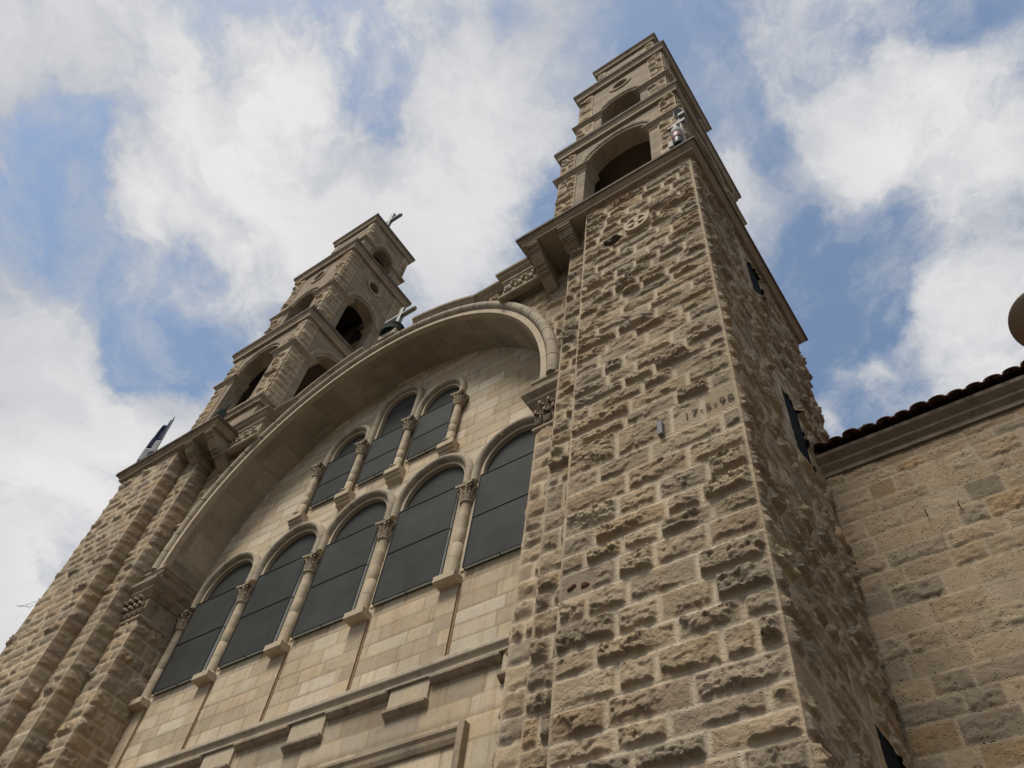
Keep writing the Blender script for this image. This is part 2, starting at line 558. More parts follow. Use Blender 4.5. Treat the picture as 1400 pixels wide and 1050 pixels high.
def masonry(name, parent, mat, place, ulen, rows, step, amp=0.06, seed=1, keep=None, lens=(0.36, 0.95), margin=0.042, pal=PALETTE, mort=(0.52, 0.44, 0.325),
            joint=0.014, mort_w=0.011, flat=0.025, vstep=None, rough=1.0, special=None, label=None, firm=1.0, calm=(), tint=None):
    """height-field of coursed blocks. place(u, v, h) -> xyz arrays. rows: course boundaries in v."""
    rnd = random.Random(seed)
    vn = VN(seed * 7 + 3)
    vstep = vstep or step
    v0, v1 = rows[0], rows[-1]
    nu = max(3, int(round(ulen / step)) + 1)
    nv = max(3, int(round((v1 - v0) / vstep)) + 1)
    U, V = np.meshgrid(np.linspace(0, ulen, nu), np.linspace(v0, v1, nv))
    # blocks
    bl = []                                   # u0,u1,v0,v1
    start = []
    cuts_all = []
    prev = []
    for r in range(len(rows) - 1):
        best = None
        for attempt in range(6):
            cuts = [0.0]
            while cuts[-1] < ulen - 1e-6:
                L = rnd.uniform(*lens)
                if rnd.random() < 0.2:
                    L = rnd.uniform(lens[0] * 0.75, lens[0] * 1.2)
                if ulen - cuts[-1] - L < lens[0] * 0.6:
                    L = ulen - cuts[-1]
                    if L > lens[1] * 1.15:
                        cuts.append(cuts[-1] + L * rnd.uniform(0.4, 0.6))
                    cuts.append(ulen)
                else:
                    cuts.append(cuts[-1] + L)
            clash = sum(1 for c in cuts[1:-1] if any(abs(c - q) < 0.07 for q in prev[1:-1]))
            if best is None or clash < best[0]:
                best = (clash, cuts)
            if clash == 0:
                break
        cuts = best[1]
        prev = cuts
        start.append(len(bl))
        cuts_all.append(np.array(cuts))
        for a, b in zip(cuts[:-1], cuts[1:]):
            bl.append((a, b, rows[r], rows[r + 1]))
    if special:
        special_info = special(bl)
    B = np.array(bl)
    nB = len(bl)
    rs = np.random.RandomState(seed + 11)
    rr = np.clip(np.searchsorted(np.array(rows), V[:, 0], side='right') - 1, 0, len(rows) - 2)
    ID = np.zeros(U.shape, int)
    for i in range(nv):
        r = rr[i]
        ID[i] = start[r] + np.clip(np.searchsorted(cuts_all[r], U[i], side='right') - 1, 0, len(cuts_all[r]) - 2)
    b = B[ID]
    du = np.minimum(U - b[..., 0], b[..., 1] - U)
    dv0, dv1 = V - b[..., 2], b[..., 3] - V
    ed = np.minimum(du, np.minimum(dv0, dv1))
    wob = vn.fbm(U * 9 + 3, V * 9, 3) * 0.02
    # rock face: lowest of several chisel planes
    A = rs.gamma(6, amp / 6, nB)
    isflat = rs.rand(nB) < flat
    A = np.maximum(A, amp * 0.6)
    A[isflat] *= 0.12
    if special:
        for i in special_info:
            A[i] = 0.0
    A = np.clip(A, 0, amp * 2.0)
    hb = b[..., 3] - b[..., 2]
    wu = U + vn.fbm(U * 5, V * 5 + 40, 4, 0.6) * 0.13
    wv = V + vn.fbm(U * 6 + 80, V * 6, 4, 0.6) * 0.12
    s = (wu - (b[..., 0] + b[..., 1]) / 2)
    t = (wv - b[..., 2]) / hb                        # 0 bottom .. 1 top
    ragged = vn.fbm(U * 4.3 + 60, V * 2.0, 5, 0.62)
    tb = np.clip(rs.uniform(0.13, 0.25, nB)[ID] + ragged * 0.24 + vn.fbm(U * 15 + 5, V * 6, 4, 0.6) * 0.2, 0.09, 0.6)
    lean = rs.uniform(0.1, 0.55, nB)[ID]
    tw_ = t + vn.fbm(U * 8 + 20, V * 10 + 33, 5, 0.65) * 0.26
    h = 1.05 - lean * np.clip((tw_ - tb) / (1.02 - tb), 0, 1)         # face leans out toward the break line
    t2 = np.clip(rs.uniform(0.4, 1.3, nB)[ID] + vn.fbm(U * 3.7 + 11, V * 3 + 71, 4, 0.6) * 0.7, 0.1, 2)
    h = h - np.clip((tw_ - t2) / 0.06, 0, 1) * rs.uniform(0.0, 0.45, nB)[ID]   # a second broken ledge
    under = rs.uniform(0.06, 0.17, nB)[ID]
    low = np.clip(t * 1.5, 0, 0.25)
    h = np.minimum(h, np.maximum(low, 1.02 - (tb - tw_) / under))        # undercut below the break
    h = np.minimum(h, (wu - b[..., 0]) / hb * rs.uniform(3.0, 9.0, nB)[ID])
    h = np.minimum(h, (b[..., 1] - wu) / hb * rs.uniform(3.0, 9.0, nB)[ID])
    for k in range(2):
        ang = rs.uniform(0, 2 * PI, nB)[ID]
        off = rs.uniform(0.85, 2.2, nB)[ID]
        sl = rs.uniform(0.5, 2.4, nB)[ID]
        h = np.minimum(h, off + (np.cos(ang) * s / hb + np.sin(ang) * (t - 0.5)) * sl)
    h = np.clip(h, 0.22, 1.3)
    chip = vn.fbm(U * 12, V * 15, 5, 0.72)
    ridge = np.abs(vn.fbm(U * 5.1 + 9, V * 9.3 + 5, 5, 0.6)) * 2
    wx, wy = U + vn.fbm(U * 14 + 2, V * 14, 3) * 0.05, V + vn.fbm(U * 14 + 50, V * 14, 3) * 0.05
    fc = facets(wx, wy, 0.13, 0.085, seed + 5) * 0.5 + facets(wx, wy, 0.055, 0.04, seed + 6) * 0.24
    H = A[ID] * (h + rough * (chip * 0.6 - ridge * 0.25 * firm + fc) * np.clip(h * 1.6, 0.45, 1))
    fall = np.clip((ed + wob * 0.6 - margin * 0.55) / (margin * 0.9), 0, 1)
    fall = fall * fall * (3 - 2 * fall)
    H = np.maximum(H, -0.012) * fall
    for (cu, cv, cr_) in calm:
        H = H * np.clip((np.hypot(U - cu, V - cv) - cr_) / 0.08, 0.12, 1)
    inj = (ed < mort_w) & (np.minimum(U, ulen - U) > mort_w * 1.5)
    H = H - joint * np.clip(1 - ed / mort_w, 0, 1)
    edge = np.minimum(np.minimum(U, ulen - U), np.minimum(V - v0, v1 - V))
    H = np.where(edge < 1e-6, 0.0, H)
    if special:
        H = np.maximum(H, -0.02)
    # colour
    cols = np.array([c for c, w in pal])
    wts = np.array([w for c, w in pal], float)
    pick = rs.choice(len(cols), nB, p=wts / wts.sum())
    C = cols[pick] * rs.uniform(0.88, 1.1, (nB, 1)) * (1 + rs.uniform(-0.012, 0.012, (nB, 3)))
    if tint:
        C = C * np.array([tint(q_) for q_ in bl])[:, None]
    c = C[ID]
    mm = np.clip(1 - (ed - mort_w) / max(margin * 0.8, 1e-3), 0, 1)[..., None] * 0.6
    mm = np.where((np.minimum(U, ulen - U) < margin)[..., None], mm * 0.35, mm)
    mm = np.where(inj[..., None], 0.85, mm)
    if amp > 0.03:
        tooled = np.clip(1 - (ed - margin * .7) / 0.02, 0, 1)[..., None]
        c = c * (0.84 + 0.2 * tooled)
    c = c * (1 - mm) + np.array(mort) * mm
    patch = vn.fbm(U * 0.9 + 31, V * 0.9 + 7, 4)
    c = c * (1 + patch[..., None] * 0.35)
    X, Y, Z = place(U, V, H)
    co = np.stack([X, Y, Z], -1).reshape(-1, 3).astype(np.float32)
    idx = np.arange(nu * nv).reshape(nv, nu)
    q = np.stack([idx[:-1, :-1], idx[:-1, 1:], idx[1:, 1:], idx[1:, :-1]], -1).reshape(-1, 4)
    if keep is not None:
        uc = (U[:-1, :-1] + U[1:, 1:]) / 2
        vc = (V[:-1, :-1] + V[1:, 1:]) / 2
        q = q[keep(uc, vc).reshape(-1)]
    used = np.zeros(nu * nv, bool)
    used[q.reshape(-1)] = True
    remap = np.cumsum(used) - 1
    co = co[used]
    q = remap[q]
    cc = c.reshape(-1, 3)[used]
    me = bpy.data.meshes.new(name)
    me.vertices.add(len(co))
    me.vertices.foreach_set('co', co.reshape(-1))
    me.loops.add(q.size)
    me.loops.foreach_set('vertex_index', q.reshape(-1).astype(np.int32))
    me.polygons.add(len(q))
    me.polygons.foreach_set('loop_start', np.arange(0, q.size, 4, dtype=np.int32))
    me.polygons.foreach_set('loop_total', np.full(len(q), 4, np.int32))
    me.polygons.foreach_set('use_smooth', np.ones(len(q), bool))
    me.update(calc_edges=True)
    at = me.attributes.new('col', 'FLOAT_COLOR', 'POINT')
    at.data.foreach_set('color', np.concatenate([cc, np.ones((len(cc), 1))], 1).astype(np.float32).reshape(-1))
    me.materials.append(mat)
    o = bpy.data.objects.new(name, me)
    COL.objects.link(o)
    o.parent = parent
    if label:
        o['label'] = label
    return o


def front(x0, y, s=1):
    """wall facing -y, u runs outward from |x|=x0 on side s"""
    return lambda u, v, h: (s * (x0 + u), y - h, v)


def sideways(x, y0, s=1, out=1):
    """wall facing +-x: |x| plane at x, out=+1 faces away from the axis"""
    return lambda u, v, h: (s * (x + out * h), y0 + u, v)


# ================================================================= ground
g = MB()
g.add([(-400, -400, 0), (400, -400, 0), (400, 400, 0), (-400, 400, 0)], [(0, 1, 2, 3)])
gd = g.build('ground', M['pave'])
gd['kind'] = 'structure'

# ================================================================= the church
W, S1, S2, D1, PX, D2 = 9.134, 6.669, 6.025, 0.413, 5.32, 0.885
ZC, OV, ZCB = 18.57, 0.246, 18.27
TB = 5.2                                              # depth of the towers
church = empty('church', (0, 0, 0), 'limestone church front with two bell towers around a great recessed window arch', 'church')

fixed_up = [10.33, 10.62, 10.94, 11.24]
fixed_dn = [5.99, 6.32, 6.69, 6.99, 7.35, 7.72, 8.09, 8.37, 8.69, 9.05, 9.43, 9.78, 10.33]


def tower_rows(seed):
    r = random.Random(seed)
    low = courses(0.0, 5.99, r, 0.3, 0.37)
    up = courses(11.24, 18.5, r, 0.25, 0.34)
    return low[:-1] + fixed_dn[:-1] + fixed_up[:-1] + up


def corn_profile(zb, zt, o, inner=-0.12):
    h = zt - zb
    return [(inner, zb), (o * 0.5, zb), (o * 0.52, zb + h * .3), (o * .6, zb + h * .33), (o * .66, zb + h * .42), (o * .78, zb + h * .5), (o * .86, zb + h * .53), (o * .86, zb + h * .6),
            (o * .98, zb + h * .62), (o, zb + h * .66), (o, zt - 0.014), (o - 0.014, zt), (inner, zt + 0.01)]


def crust(o, z):
    """the weathered black top band of a cornice"""
    o.data.materials.append(M['cornice_top'])
    for p in o.data.polygons:
        if p.center.z > z:
            p.material_index = 1
    return o


def arc_path(cx, cz, n, a0=PI, a1=0.0, leg=0.0):
    pts = []
    if leg:
        for k in range(3):
            pts.append((cx, cz - leg + leg * k / 3, math.cos(a0), 0.0))
    for i in range(n + 1):
        a = a0 + (a1 - a0) * i / n
        pts.append((cx, cz, math.cos(a), math.sin(a)))
    if leg:
        for k in range(1, 4):
            pts.append((cx, cz - leg * k / 3, math.cos(a1), 0.0))
    return pts


def arched_hole(cx, zb, zs, r, n=20):
    return [(cx - r, zb), (cx + r, zb)] + [(cx + r * math.cos(PI * i / n), zs + r * math.sin(PI * i / n)) for i in range(n + 1)]


def circ(cx, cz, r, n=20):
    return [(cx + r * math.cos(2 * PI * i / n), cz + r * math.sin(2 * PI * i / n)) for i in range(n)]


# belfry stages: wall half width, wall z0,z1, cornice top, overhang, impost z, opening half width, oculus z
BX, BY = 7.02, 2.53
STAGES = [dict(hw=1.84, z0=20.58, z1=25.25, ct=25.71, ov=0.2, iz=23.65, r=0.98, zb=20.62, oc=None, ih=0.26),
          dict(hw=1.6, z0=25.71, z1=31.3, ct=31.78, ov=0.21, iz=28.38, r=0.7, zb=25.75, oc=30.45, ih=0.24),
          dict(hw=1.2, z0=31.78, z1=35.2, ct=35.6, ov=0.18, iz=33.45, r=0.56, zb=31.82, oc=None, ih=0.2)]


def belfry_stage(tw, s, st, idx):
    hw, r = st['hw'], st['r']

    def face_T(k):
        # k: 0 front, 1 inner side, 2 back, 3 outer side; local (a, depth, z)
        def T(a, d, z):
            if k == 0:
                x, y = BX + a, BY - hw + d
            elif k == 2:
                x, y = BX - a, BY + hw - d
            elif k == 1:
                x, y = BX - hw + d, BY - a
            else:
                x, y = BX + hw - d, BY + a
            return (s * x, y, z)
        return T
    th = 0.5
    wall = MB()
    for k in range(4):
        wall.T = face_T(k)
        e = hw if k in (0, 2) else hw - th - 0.003
        hole = arched_hole(0, st['zb'], st['iz'], r)
        outer = [(-e, st['z0']), (e, st['z0']), (e, st['z1'] + .1), (-e, st['z1'] + .1)]
        holes = [hole]
        if st['oc']:
            holes.append(circ(0, st['oc'], 0.27))
        wall.panel(outer, holes, 0.0, th)
    wl = wall.build('belfry_wall', M['belfry'], tw)
    wl.data.materials.append(M['inner_shade'])
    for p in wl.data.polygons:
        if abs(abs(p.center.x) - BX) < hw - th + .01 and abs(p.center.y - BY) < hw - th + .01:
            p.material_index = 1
    # arch mouldings, imposts, oculus rings
    for k in range(4):
        T = face_T(k)
        am = MB(T)
        w = 0.2 if idx < 2 else 0.15
        am.arch([(r - .004, -0.02), (r + w * .35, -0.02), (r + w * .45, -0.06), (r + w * .8, -0.09), (r + w * 1.1, -0.075), (r + w * 1.2, -.03), (r + w * 1.2, 0.05), (r - .004, 0.05)],
                arc_path(0, st['iz'], 36), gap=0.12, seg=4)
        am.build('arch_moulding', M['trim'], tw, smooth=True)
        if st['oc']:
            oc = MB(T)
            pts = [(0, st['oc'], math.cos(2 * PI * i / 32), math.sin(2 * PI * i / 32)) for i in range(33)]
            oc.arch([(0.268, -0.02), (0.31, -0.05), (0.40, -0.05), (0.43, -0.02), (0.43, 0.05), (0.268, 0.05)], pts)
            oc.build('oculus_ring', M['trim'], tw)
    # imposts wrap each corner pier in plan, into the reveals
    ih = st['ih']
    prof = [(-0.1, st['iz'] - ih), (0.02, st['iz'] - ih), (0.03, st['iz'] - ih * .7), (0.09, st['iz'] - ih * .45), (0.1, st['iz'] - ih * .3), (0.145, st['iz'] - ih * .2), (0.15, st['iz'] - 0.01), (-0.1, st['iz'])]
    for sx in (-1, 1):
        for sy in (-1, 1):
            im = MB(lambda a, b, z: (s * (BX + a), BY + b, z))
            path = [(sx * r, sy * (hw - th)), (sx * r, sy * hw), (sx * hw, sy * hw), (sx * hw, sy * r), (sx * (hw - th), sy * r)]
            im.cornice(prof, path, side=1 if sx * sy < 0 else -1)
            im.build('impost', M['trim'], tw)
    # rock faced corner piers, each face its own relief
    rnd = random.Random(idx * 10 + (3 if s > 0 else 4))
    edge_in = r + (0.27 if idx < 2 else 0.2)
    pier_rows = [st['z0'] + 0.02] + [st['iz'] - ih - 0.004]
    pier2 = [st['iz'] + 0.004, st['z1'] - .02]
    for k in ((0, 1, 3)):
        T = face_T(k)
        for sg in (-1, 1):
            for (za, zb_) in (pier_rows, pier2):
                rows = courses(za, zb_, rnd, 0.25, 0.36)
                w = hw - edge_in if zb_ <= st['iz'] else hw - edge_in - 0.1

                def place(u, v, h, T=T, sg=sg, w=w):
                    a = sg * (hw - w + u)
                    x, y, z = T(a, -0.02 - h, v)
                    return x, y, z * np.ones_like(u)
                masonry('corner_pier', tw, M['rock_far'], place, w, rows, 0.03, amp=0.048, seed=rnd.randrange(10000), lens=(0.3, 0.7), margin=0.03, flat=0.1)
    # slabs that close the stage
    sl = MB(lambda x, y, z: (s * (BX + x), BY + y, z))
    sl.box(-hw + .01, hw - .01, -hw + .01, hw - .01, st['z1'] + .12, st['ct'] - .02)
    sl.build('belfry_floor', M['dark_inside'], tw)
    cn = MB(lambda x, y, z: (s * (BX + x), BY + y, z))
    zb = st['z1'] - .02
    cn.cornice(corn_profile(zb, st['ct'], st['ov'], -0.3), [(-hw, -hw), (hw, -hw), (hw, hw), (-hw, hw)], side=1, closed=True)
    crust(cn.build('cornice', M['trim'], tw), zb + (st['ct'] - zb) * .58)


def build_tower(s, near):
    tw = MB(lambda x, y, z: (s * x, y, z))
    # structural core a little inside the masonry skins
    tw.box(S1 + .02, W - .02, .02, TB - .02, 0, 18.5)
    tw.box(S2 + .02, S1 + .02, D1 + .02, TB - .02, 0, 18.45)
    tw.box(PX + .02, S2 + .02, D2 + .06, TB - .02, 0, 18.4)
    tw.box(BX - 1.85, BX + 1.85, BY - 1.84, BY + 1.84, 18.3, 20.4)
    t = tw.build('bell_tower', M['belfry'], church)
    t['label'] = ('near right-hand bell tower with a round cross emblem on its front' if s > 0 else 'far left-hand bell tower carrying a flag and a cross')
    rows = tower_rows(5 if s > 0 else 6)
    mat = M['rock'] if near else M['rock_far']
    stp = 0.0135 if near else 0.036

    def spec(bl):
        hit = []
        for i, b in enumerate(bl):
            # dressed date block at the outer corner
            if abs(b[2] - 9.78) < 1e-6 and b[1] > W - S1 - 0.05:
                hit.append(i)
        return hit
    seed = 40 if s > 0 else 80
    masonry('tower_front', t, mat, front(S1, 0.0, s), W - S1, rows, stp, amp=0.052 if near else 0.042, seed=seed, special=spec if s > 0 else None, lens=(0.42, 0.98), flat=0.0, calm=((1.231, 16.34, .3), (.69, 16.25, .16), (1.41, 9.92, .08), (.25, 7.85, .17), (1.8, 9.98, .17), (2.03, 10.02, .17), (2.25, 10.06, .17)) if s > 0 else ())
    masonry('outer_face', t, mat, sideways(W, 0.0, s), TB, rows, 0.03 if near else 0.09, amp=0.055 if near else 0.035, seed=seed + 1, vstep=0.017 if near else 0.06, lens=(0.35, 0.9),
            calm=[(2.1 + .25 * (k % 2), z_, .2) for k in range(2) for za_, zb_ in ((16.4, 17.9), (11.4, 13.2), (5.5, 7.0)) for z_ in np.arange(za_, zb_ + .2, .25)] if near else (),
            keep=(lambda u, v: ~(((u > 2.42) & (u < 3.06) & (((v > 16.5) & (v < 17.85)) | ((v > 11.55) & (v < 13.1)) | ((v > 5.6) & (v < 6.95)))))) if near else None)
    masonry('front_pilaster', t, mat, front(S2, D1, s), S1 - S2, rows, 0.022 if near else 0.04, amp=0.055 if near else 0.042, seed=seed + 2, lens=(0.26, 0.64))
    masonry('pilaster_return', t, mat, sideways(S1, 0.0, s, -1), D1, rows, 0.04, amp=0.045, seed=seed + 3, lens=(0.41, 0.6))
    masonry('pilaster_return', t, mat, sideways(S2, D1, s, -1), D2 - D1, rows, 0.04, amp=0.045, seed=seed + 4, lens=(0.45, 0.6))
    # balcony cornice round the tower head
    cn = MB(lambda x, y, z: (s * x, y, z))
    path = [(5.19, 0.87), (5.19, 0.0), (W, 0.0), (W, TB), (5.3, TB)]
    cn.cornice(corn_profile(ZCB, ZC, OV), path, side=1)
    cn.box(5.19 + .05, S1 + .1, 0.05, 0.86, ZCB - .01, ZC - .03)
    crust(cn.build('balcony_cornice', M['trim'], t), ZCB + .17)
    # corbels under the balcony
    for (x0, x1, yb, zb) in ((5.18, 5.46, D2, 17.5), (5.98, 6.3, D1, 17.8)):
        c = MB(lambda x, y, z: (s * x, y, z))
        yf = -0.1
        L = yb - yf
        H = 18.27 - zb
        A, E = Vector((yf, 18.2)), Vector((yb, zb))
        dn = (E - A).normalized()
        nn = Vector((dn.y, -dn.x))
        if nn.y > 0:
            nn = -nn
        pat = [(0, .03), (.06, .03), (.065, .0), (.09, .0), (.095, .03), (.15, .03), (.155, 0), (.2, 0), (.205, .02), (.44, .035), (.445, 0), (.48, 0), (.485, .035), (.54, .035), (.545, 0), (.57, 0), (.575, .035), (.63, .035), (.635, 0), (.68, 0), (.685, .02), (.96, .03), (1.0, .0)]
        poly = [(yb, 18.265), (yf, 18.265)]
        for t_, o_ in pat:
            q_ = A + (E - A) * t_ + nn * (o_ - .03 * 0 + .05 * math.sin(PI * t_))
            poly.append((min(q_.x, yb), q_.y))
        poly.append((yb, zb))
        c.prism(poly, x0, x1, 'x')
        c.build('corbel', M['trim'], t, bevel=0.006)
    # belfry base cornice
    cb = MB(lambda x, y, z: (s * (BX + x), BY + y, z))
    cb.cornice(corn_profile(20.3, 20.6, 0.16, -0.3), [(-1.86, -1.85), (1.86, -1.85), (1.86, 1.85), (-1.86, 1.85)], side=1, closed=True)
    cb.build('cornice', M['cornice'], t)
    fl = MB(lambda x, y, z: (s * (BX + x), BY + y, z))
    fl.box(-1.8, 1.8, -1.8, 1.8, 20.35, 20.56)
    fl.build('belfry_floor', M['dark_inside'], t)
    for i, st in enumerate(STAGES):
        belfry_stage(t, s, st, i)
    rf = MB(lambda x, y, z: (s * (BX + x), BY + y, z))
    h = 1.15
    rf.add([(-h, -h, 35.6), (h, -h, 35.6), (h, h, 35.6), (-h, h, 35.6), (0, 0, 37.6)], [(0, 1, 4), (1, 2, 4), (2, 3, 4), (3, 0, 4), (3, 2, 1, 0)])
    rf.build('tower_roof', M['cornice'], t)
    if near:
        for (z0, z1) in ((16.5, 17.85), (11.55, 13.1), (5.6, 6.95)):
            w_ = MB()
            w_.box(W - .35, W + .002, 2.42, 3.06, z0 - .02, z1 + .02)
            f = w_.build('slit_window', M['slit'], t)
    return t


tower_r = build_tower(1, True)
tower_l = build_tower(-1, False)

# emblem: ring with a cross in relief, date lettering, cavity, slot, rust spot
em = MB()
ex, ez = 7.9, 16.34
pts = [(ex, ez, math.cos(2 * PI * i / 36), math.sin(2 * PI * i / 36)) for i in range(37)]
em.arch([(0.20, -0.105), (0.27, -0.105), (0.27, 0.05), (0.20, 0.05)], pts)
for a in (45, 135, 225, 315):
    a = math.radians(a + 45)
    c, s_ = math.cos(a), math.sin(a)
    poly = []
    for (r_, w_) in ((0.0, .022), (0.21, .07), (0.21, -.07), (0.0, -.022)):
        poly.append((ex + c * r_ - s_ * w_, ez + s_ * r_ + c * w_))
    em.prism(poly, -0.1, 0.05, 'y')
em.prism(circ(ex, ez, 0.24, 28), -0.05, 0.05, 'y')
em.build('round_emblem', M['trim_light'], tower_r, bevel=0.004)
for c, r_, sd_, mt, nm in (((7.36, -0.02, 16.25), (0.2, 0.1, 0.13), 1, 'hole', 'stone_cavity'), ((6.84, -0.01, 7.86), (0.06, 0.022, 0.04), 2, 'rust', 'rust_stain'), ((7.02, -0.01, 7.83), (0.05, 0.022, 0.04), 3, 'rust', 'rust_stain')):
    b = MB()
    rq = random.Random(sd_)
    for k in range(7):
        b.blob((c[0] + rq.uniform(-.6, .6) * r_[0], c[1], c[2] + rq.uniform(-.5, .5) * r_[2]), (r_[0] * rq.uniform(.3, .6), r_[1] * rq.uniform(.5, 1), r_[2] * rq.uniform(.3, .6)), k + sd_, 2, .2)
    b.build(nm, M[mt], tower_r)
sl = MB()
sl.box(8.05, 8.12, -0.075, 0.02, 9.8, 10.05)
sl.build('wall_slot', M['slot'], tower_r, bevel=.004)


def letters(txt, x, y, z, size, mat, name, parent):
    cu = bpy.data.curves.new(name, 'FONT')
    cu.body = txt
    cu.size = size
    cu.extrude = 0.004
    cu.space_character = 1.25
    o = bpy.data.objects.new(name, cu)
    me = bpy.data.meshes.new_from_object(o)
    bpy.data.objects.remove(o)
    mo = bpy.data.objects.new(name, me)
    COL.objects.link(mo)
    me.materials.append(mat)
    mo.rotation_euler = (PI / 2, 0, 0)
    mo.location = (x, y, z)
    mo.parent = parent
    return mo


letters('17-5-98', 8.4, -0.016, 9.93, 0.175, M['ink'], 'date_carving', tower_r)

# ---------------------------------------------------------------- middle wall around the great arch
ZS, RA = 14.0, 5.355
rows_m = tower_rows(9)
rows_mid = [r for r in rows_m if r < 20.2]
rows_up = courses(12.9, 20.2, random.Random(3), 0.26, 0.34)


def mid_keep(u, v, s):
    x = u - S2
    r = np.hypot(x, v - ZS)
    top = np.where(np.abs(x) < 3.06, ZS + np.sqrt(np.maximum(0, 5.86 ** 2 - x ** 2)), 19.0)
    return (v < top) & ~((r < 5.5) & (v >= ZS)) & ~((np.abs(x) < 5.5) & (v < ZS))


masonry('arch_wall', church, M['rock'], lambda u, v, h: (u - S2, D2 - h, v), 2 * S2, rows_up, 0.028, amp=0.065, seed=120, keep=lambda u, v: mid_keep(u, v, 1))
rows_j = courses(0, 12.62, random.Random(4), 0.28, 0.38)
for s in (1, -1):
    masonry('arch_pier', church, M['rock_far'], front(PX, D2, s), S2 - PX, rows_j, 0.035, amp=0.05, seed=130 + s, lens=(0.3, 0.7))
    masonry('arch_jamb', church, M['rock_far'], sideways(PX, D2, s, -1), 1.9 - D2, rows_j, 0.035, amp=0.045, seed=140 + s, lens=(0.3, 0.62), margin=0.02)
    pl = MB(lambda x, y, z: (s * x, y, z))
    pl.box(RA, S2, D2 + .01, 1.9, 12.5, 14.05)
    pl.build('impost_block', M['trim'], church)

# soffit of the arch, blocks radiating with the barrel
def soff(u, v, h):
    a = PI - v / RA
    rr = RA - h
    return rr * np.cos(a), 0.76 + u, ZS + rr * np.sin(a)


masonry('arch_soffit', church, M['soffit'], soff, 1.2, courses(0, PI * RA, random.Random(8), 0.5, 0.8), 0.05, amp=0.004, seed=150, lens=(0.4, 0.8), margin=0.01, pal=[((0.33, 0.275, 0.2), 3), ((0.38, 0.32, 0.235), 2), ((0.3, 0.24, 0.165), 1)],
        mort=(0.3, 0.25, 0.18), mort_w=0.016, joint=0.012)
# structural barrel behind the soffit (blocks the light)
br = MB()
br.arch([(RA + .02, .78), (5.45, .78), (5.45, 1.94), (RA + .02, 1.94)], arc_path(0, ZS, 60))
br.build('arch_barrel', M['trim'], church)
av = MB()
av.arch([(RA - .005, 0.75), (RA + .125, 0.75), (RA + .13, 0.9), (RA - .005, 0.9)], arc_path(0, ZS, 96), gap=0.05, seg=4)
av.build('arch_fillet', M['trim_light'], church, smooth=True)
rl = MB()
prof = [(RA + .14, 0.9)] + [(RA + .255 - .115 * math.cos(PI * k / 9), 0.775 - .115 * math.sin(PI * k / 9)) for k in range(10)] + [(RA + .37, 0.9)]
rl.arch(prof, arc_path(0, ZS, 128), gap=0.16, seg=4)
rl.build('arch_roll_moulding', M['roll'], church, smooth=True)

# curved gable cornice, left and right arcs, flat run to the entablature blocks
gp = [(5.76, .95), (5.76, .8), (5.79, .74), (5.82, .7), (5.86, .68), (5.9, .63), (5.96, .62), (5.98, .66), (5.98, 1.15), (5.76, 1.15)]
for a0, a1, s in ((math.radians(59), math.radians(81.5), 1), (math.radians(121), math.radians(98.5), -1)):
    gc = MB()
    pts = [(0, ZS, math.cos(a0 + (a1 - a0) * i / 20), math.sin(a0 + (a1 - a0) * i / 20)) for i in range(21)]
    gc.arch(gp, pts, gap=0.03, seg=5)
    gc.build('gable_cornice', M['cornice'], church)
    gc = MB(lambda x, y, z: (s * x, y, z))
    prof = [(1.1, 18.92), (.86, 18.92), (.8, 18.95), (.76, 19.02), (.72, 19.05), (.65, 19.1), (.63, 19.15), (.65, 19.18), (1.1, 19.18)]
    gc.prism(prof, 3.02, 4.2, 'x')
    gc.build('gable_cornice', M['cornice'], church)

# entablature blocks with rosette friezes beside the balconies
for s in (1, -1):
    T = lambda x, y, z: (s * x, y, z)
    e = MB(T)
    e.box(4.05, 5.3, .6, D2 + .1, 17.95, 18.75)
    eb = e.build('entablature_block', M['trim'], church)
    e2 = MB(T)
    e2.cornice([(-.1, 18.7), (.02, 18.7), (.05, 18.78), (.12, 18.84), (.13, 18.9), (.19, 18.94), (.2, 19.0), (-.1, 19.01)], [(4.05, 1.0), (4.05, .6), (5.3, .6)], side=1)
    e2.cornice([(-.1, 18.56), (.015, 18.56), (.03, 18.6), (.06, 18.63), (.06, 18.68), (-.1, 18.68)], [(4.05, 1.0), (4.05, .6), (5.3, .6)], side=1)
    e2.cornice([(-.1, 17.86), (.04, 17.86), (.07, 17.9), (.07, 17.97), (.03, 18.03), (-.1, 18.03)], [(4.05, 1.0), (4.05, .6), (5.3, .6)], side=1)
    e2.build('moulding', M['trim'], eb)
    ro = MB(T)
    for k in range(4):
        for (rx, rz) in ((4.2 + .3 * k, 18.2), (4.35 + .3 * k, 18.41)):
            if rx > 5.2:
                continue
            pts = [(rx, rz, math.cos(2 * PI * i / 12), math.sin(2 * PI * i / 12)) for i in range(13)]
            ro.arch([(.05, .54), (.085, .53), (.105, .56), (.1, .65), (.045, .65)], pts)
            for q in range(5):
                a = 2 * PI * q / 5
                ro.blob((rx + .035 * math.cos(a), .585, rz + .035 * math.sin(a)), (.022, .03, .022), q, 1, .1)
    ro.build('rosette_frieze', M['trim'], eb, smooth=True)

